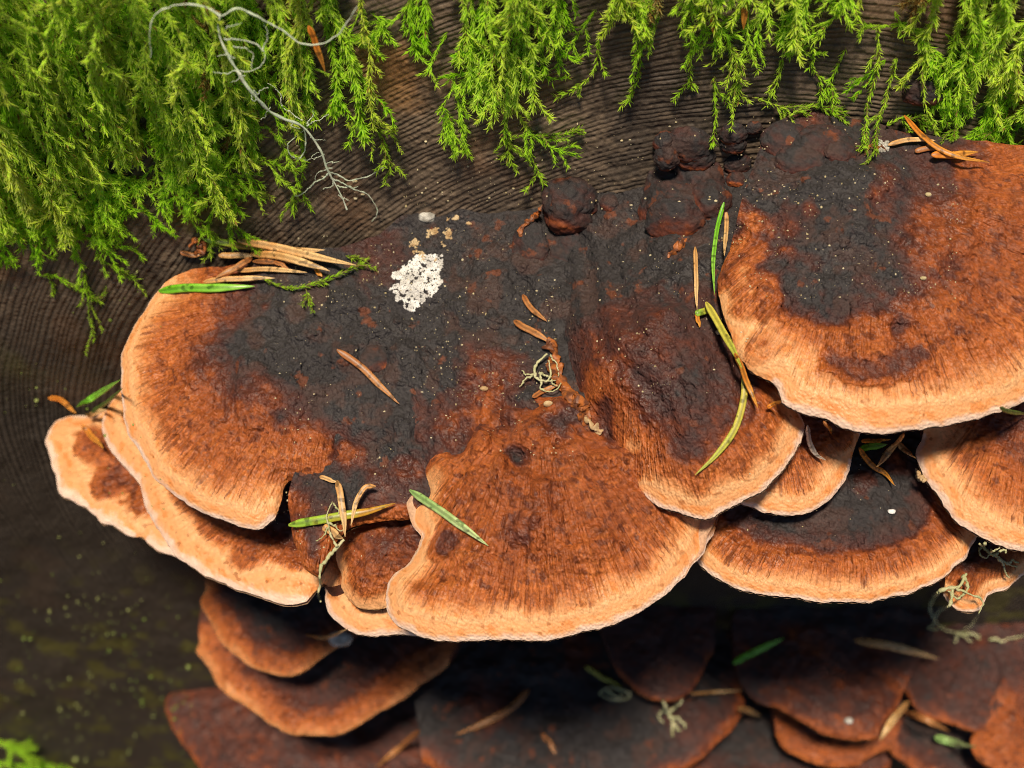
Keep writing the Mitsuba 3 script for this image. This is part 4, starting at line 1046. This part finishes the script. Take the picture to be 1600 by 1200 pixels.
# short dark shoots that creep over the wood behind the hanging ones
under = {}
for _ in range(620):
    x = gm.uniform(-85, 1700) if gm.random() < 0.62 else gm.uniform(-85, 430)
    env = np.interp(x, ENV[:, 0], ENV[:, 1])
    if gm.random() > np.interp(x, DENS[:, 0], DENS[:, 1]) * (1.0 if x < 430 else 0.35): continue
    y = env * gm.uniform(-0.15, 0.93)
    a = on_face(x, y, 0.0015)
    dr_ = np.array([gm.normal() * 0.8, -0.15, -0.9]); dr_ /= np.linalg.norm(dr_)
    t = np.linspace(0, 1, 16)[:, None]
    p = a + dr_ * gm.uniform(0.006, 0.015) * t + np.array([gm.normal(), 0, gm.normal()]) * 0.003 * t ** 2
    p[:, 1] = np.minimum(p[:, 1], -0.0012)
    under.setdefault(clump_of(x), []).append(shoot(p, gm, gm.uniform(0.0, 0.45), branches=int(gm.integers(3, 8)), blen=(0.0015, 0.005), per_mm=10))
for key, items in under.items():
    V, F, U, n0 = [], [], [], 0
    for lv, st in items:
        V.append(lv[0]); F.append(lv[1] + n0); U.append(lv[2]); n0 += len(lv[0])
    k = part(key, 'undergrowth', np.vstack(V), np.vstack(F), 'mat_moss', np.vstack(U))
    labels[k] = {'kind': 'stuff'}


def sprig(label, px_path, tone=0.35, lift=0.0015, **kw):
    p = lay(px_path, lift, 2, 24)
    kw = {'branches': 3, 'blen': (0.002, 0.005), 'splay': 0.6, 'per_mm': 9, 'length': 0.0013, **kw}
    lv, st = shoot(p, gm, tone, **kw)
    key = thing('moss_sprig', label, 'moss sprig')
    part(key, 'leaves', lv[0], lv[1], 'mat_moss', lv[2]); part(key, 'stem', st[0], st[1], 'mat_moss_stem')


sprig('feathery moss sprig reaching down left below the top centre fringe', [(935, 60), (930, 105), (905, 135), (868, 152)])
sprig('thin moss sprig hanging alone on the wood right of the top centre fringe', [(998, 60), (1000, 110), (985, 150), (968, 168)], 0.25, branches=1)
sprig('moss sprig lying sideways on the wood, pointing right toward the knobs', [(770, 240), (800, 215), (850, 212), (908, 208)], 0.3, branches=5)
sprig('tiny moss sprig hanging just above the large round knob', [(826, 235), (838, 262), (852, 290)], 0.3, branches=1)
sprig('star-shaped moss sprig on the wood above the black crust', [(790, 215), (795, 235), (800, 258)], 0.5, branches=6)
sprig('dangling pair-tipped moss thread at the left of the top pair of needles', [(1082, 60), (1078, 100), (1080, 138)], 0.35, branches=2)
sprig('bushy moss sprig around the left orange needle', [(1130, 40), (1140, 75), (1160, 95), (1185, 75)], 0.5, branches=7)
sprig('bushy moss sprig hanging above the upright brown knob', [(1140, 70), (1150, 105), (1150, 140)], 0.4, branches=8)
sprig('long thin moss thread ending between the knobs', [(1116, 120), (1118, 170), (1116, 215), (1113, 228)], 0.2, branches=2)
sprig('V-shaped moss sprig, left leg', [(1222, 90), (1215, 125), (1207, 150)], 0.4, branches=2)
sprig('V-shaped moss sprig with its tip on bare wood right of the left one', [(1262, 95), (1280, 125), (1284, 155)], 0.35, branches=2)
sprig('thin moss leg meeting the V-shaped sprig from the right', [(1322, 75), (1305, 110), (1285, 155)], 0.25, branches=3)
sprig('moss sprig lying over the top of the black crown, left part', [(1175, 152), (1200, 160), (1225, 170)], 0.5, branches=4)
sprig('moss sprig lying over the top of the black crown, pointing right', [(1232, 182), (1265, 165), (1295, 170), (1322, 176)], 0.5, branches=7)
sprig('knotted moss rope touching the frosty white fluff', [(1372, 40), (1370, 110), (1356, 160), (1354, 225)], 0.55, lift=0.003, branches=7)
sprig('second knotted moss rope beside the first at the upper right', [(1400, 90), (1385, 150), (1370, 200), (1368, 240)], 0.5, lift=0.003, branches=5)
sprig('thin moss thread hanging alone below the brown knob under the moss', [(1440, 110), (1446, 165), (1463, 206)], 0.6, branches=1)
sprig('low moss sprig at the left of the upper right needles', [(1385, 196), (1405, 186), (1440, 184)], 0.1, branches=5)
sprig('moss sprig under the right corner mass, pointing down', [(1500, 150), (1496, 190), (1488, 216)], 0.35, branches=6)
sprig('spreading moss sprig at the right border', [(1600, 190), (1565, 200), (1530, 212)], 0.3, branches=8)
sprig('dark green moss thread hanging straight beside the bare wood', [(470, 200), (475, 260), (462, 305), (458, 330)], 0.05, branches=4)
sprig('feathery moss sprig ending right of the lichen strand', [(560, 190), (590, 205), (618, 206)], 0.5, branches=7)
sprig('moss sprig hanging from the clump beside the lichen strand, pointing down', [(590, 200), (604, 235), (610, 270)], 0.4, branches=5)
sprig('moss sprig curving right above the litter pile', [(330, 300), (370, 290), (420, 306)], 0.7, branches=6)
sprig('fine green moss creeping along the lower edge of the litter pile', [(412, 436), (450, 450), (500, 440), (565, 412)], 0.25, branches=5, blen=(0.001, 0.003))
sprig('small bright moss tip at the right end of the litter pile', [(540, 400), (555, 404), (574, 406)], 0.5, branches=3, blen=(0.001, 0.003))
sprig('small moss star below the litter pile on the crust', [(478, 452), (482, 462), (486, 474)], 0.4, branches=4, blen=(0.001, 0.003))
sprig('thin moss thread hanging over bare wood left of the large left bracket', [(130, 425), (140, 460), (158, 472)], 0.3, branches=3)
sprig('faint moss thread dangling lowest on the left wood', [(136, 440), (140, 490), (148, 532)], 0.15, branches=2, length=0.0009)
sprig('moss sprig lying on the left wood, pointing right toward the left bracket', [(150, 400), (180, 420), (212, 436)], 0.3, branches=3)
sprig('moss tip pointing right at the foot of the left moss', [(60, 430), (90, 432), (100, 440)], 0.3, branches=3)
sprig('moss sprig at the foot of the yellow-green rope', [(300, 330), (325, 365), (330, 400)], 0.5, branches=6)
sprig('thin moss thread between the litter pile and the lichen strand', [(345, 335), (365, 355), (378, 374)], 0.2, branches=2, length=0.0009)
sprig('blurred green moss in the bottom left corner', [(-20, 1150), (30, 1175), (80, 1200)], 0.35, lift=0.003, branches=16, blen=(0.004, 0.010), length=0.0022, per_mm=12)
sprig('blurred green moss strip along the bottom left border', [(-20, 1190), (60, 1200), (130, 1215)], 0.3, lift=0.003, branches=14, blen=(0.004, 0.010), length=0.0022, per_mm=12)
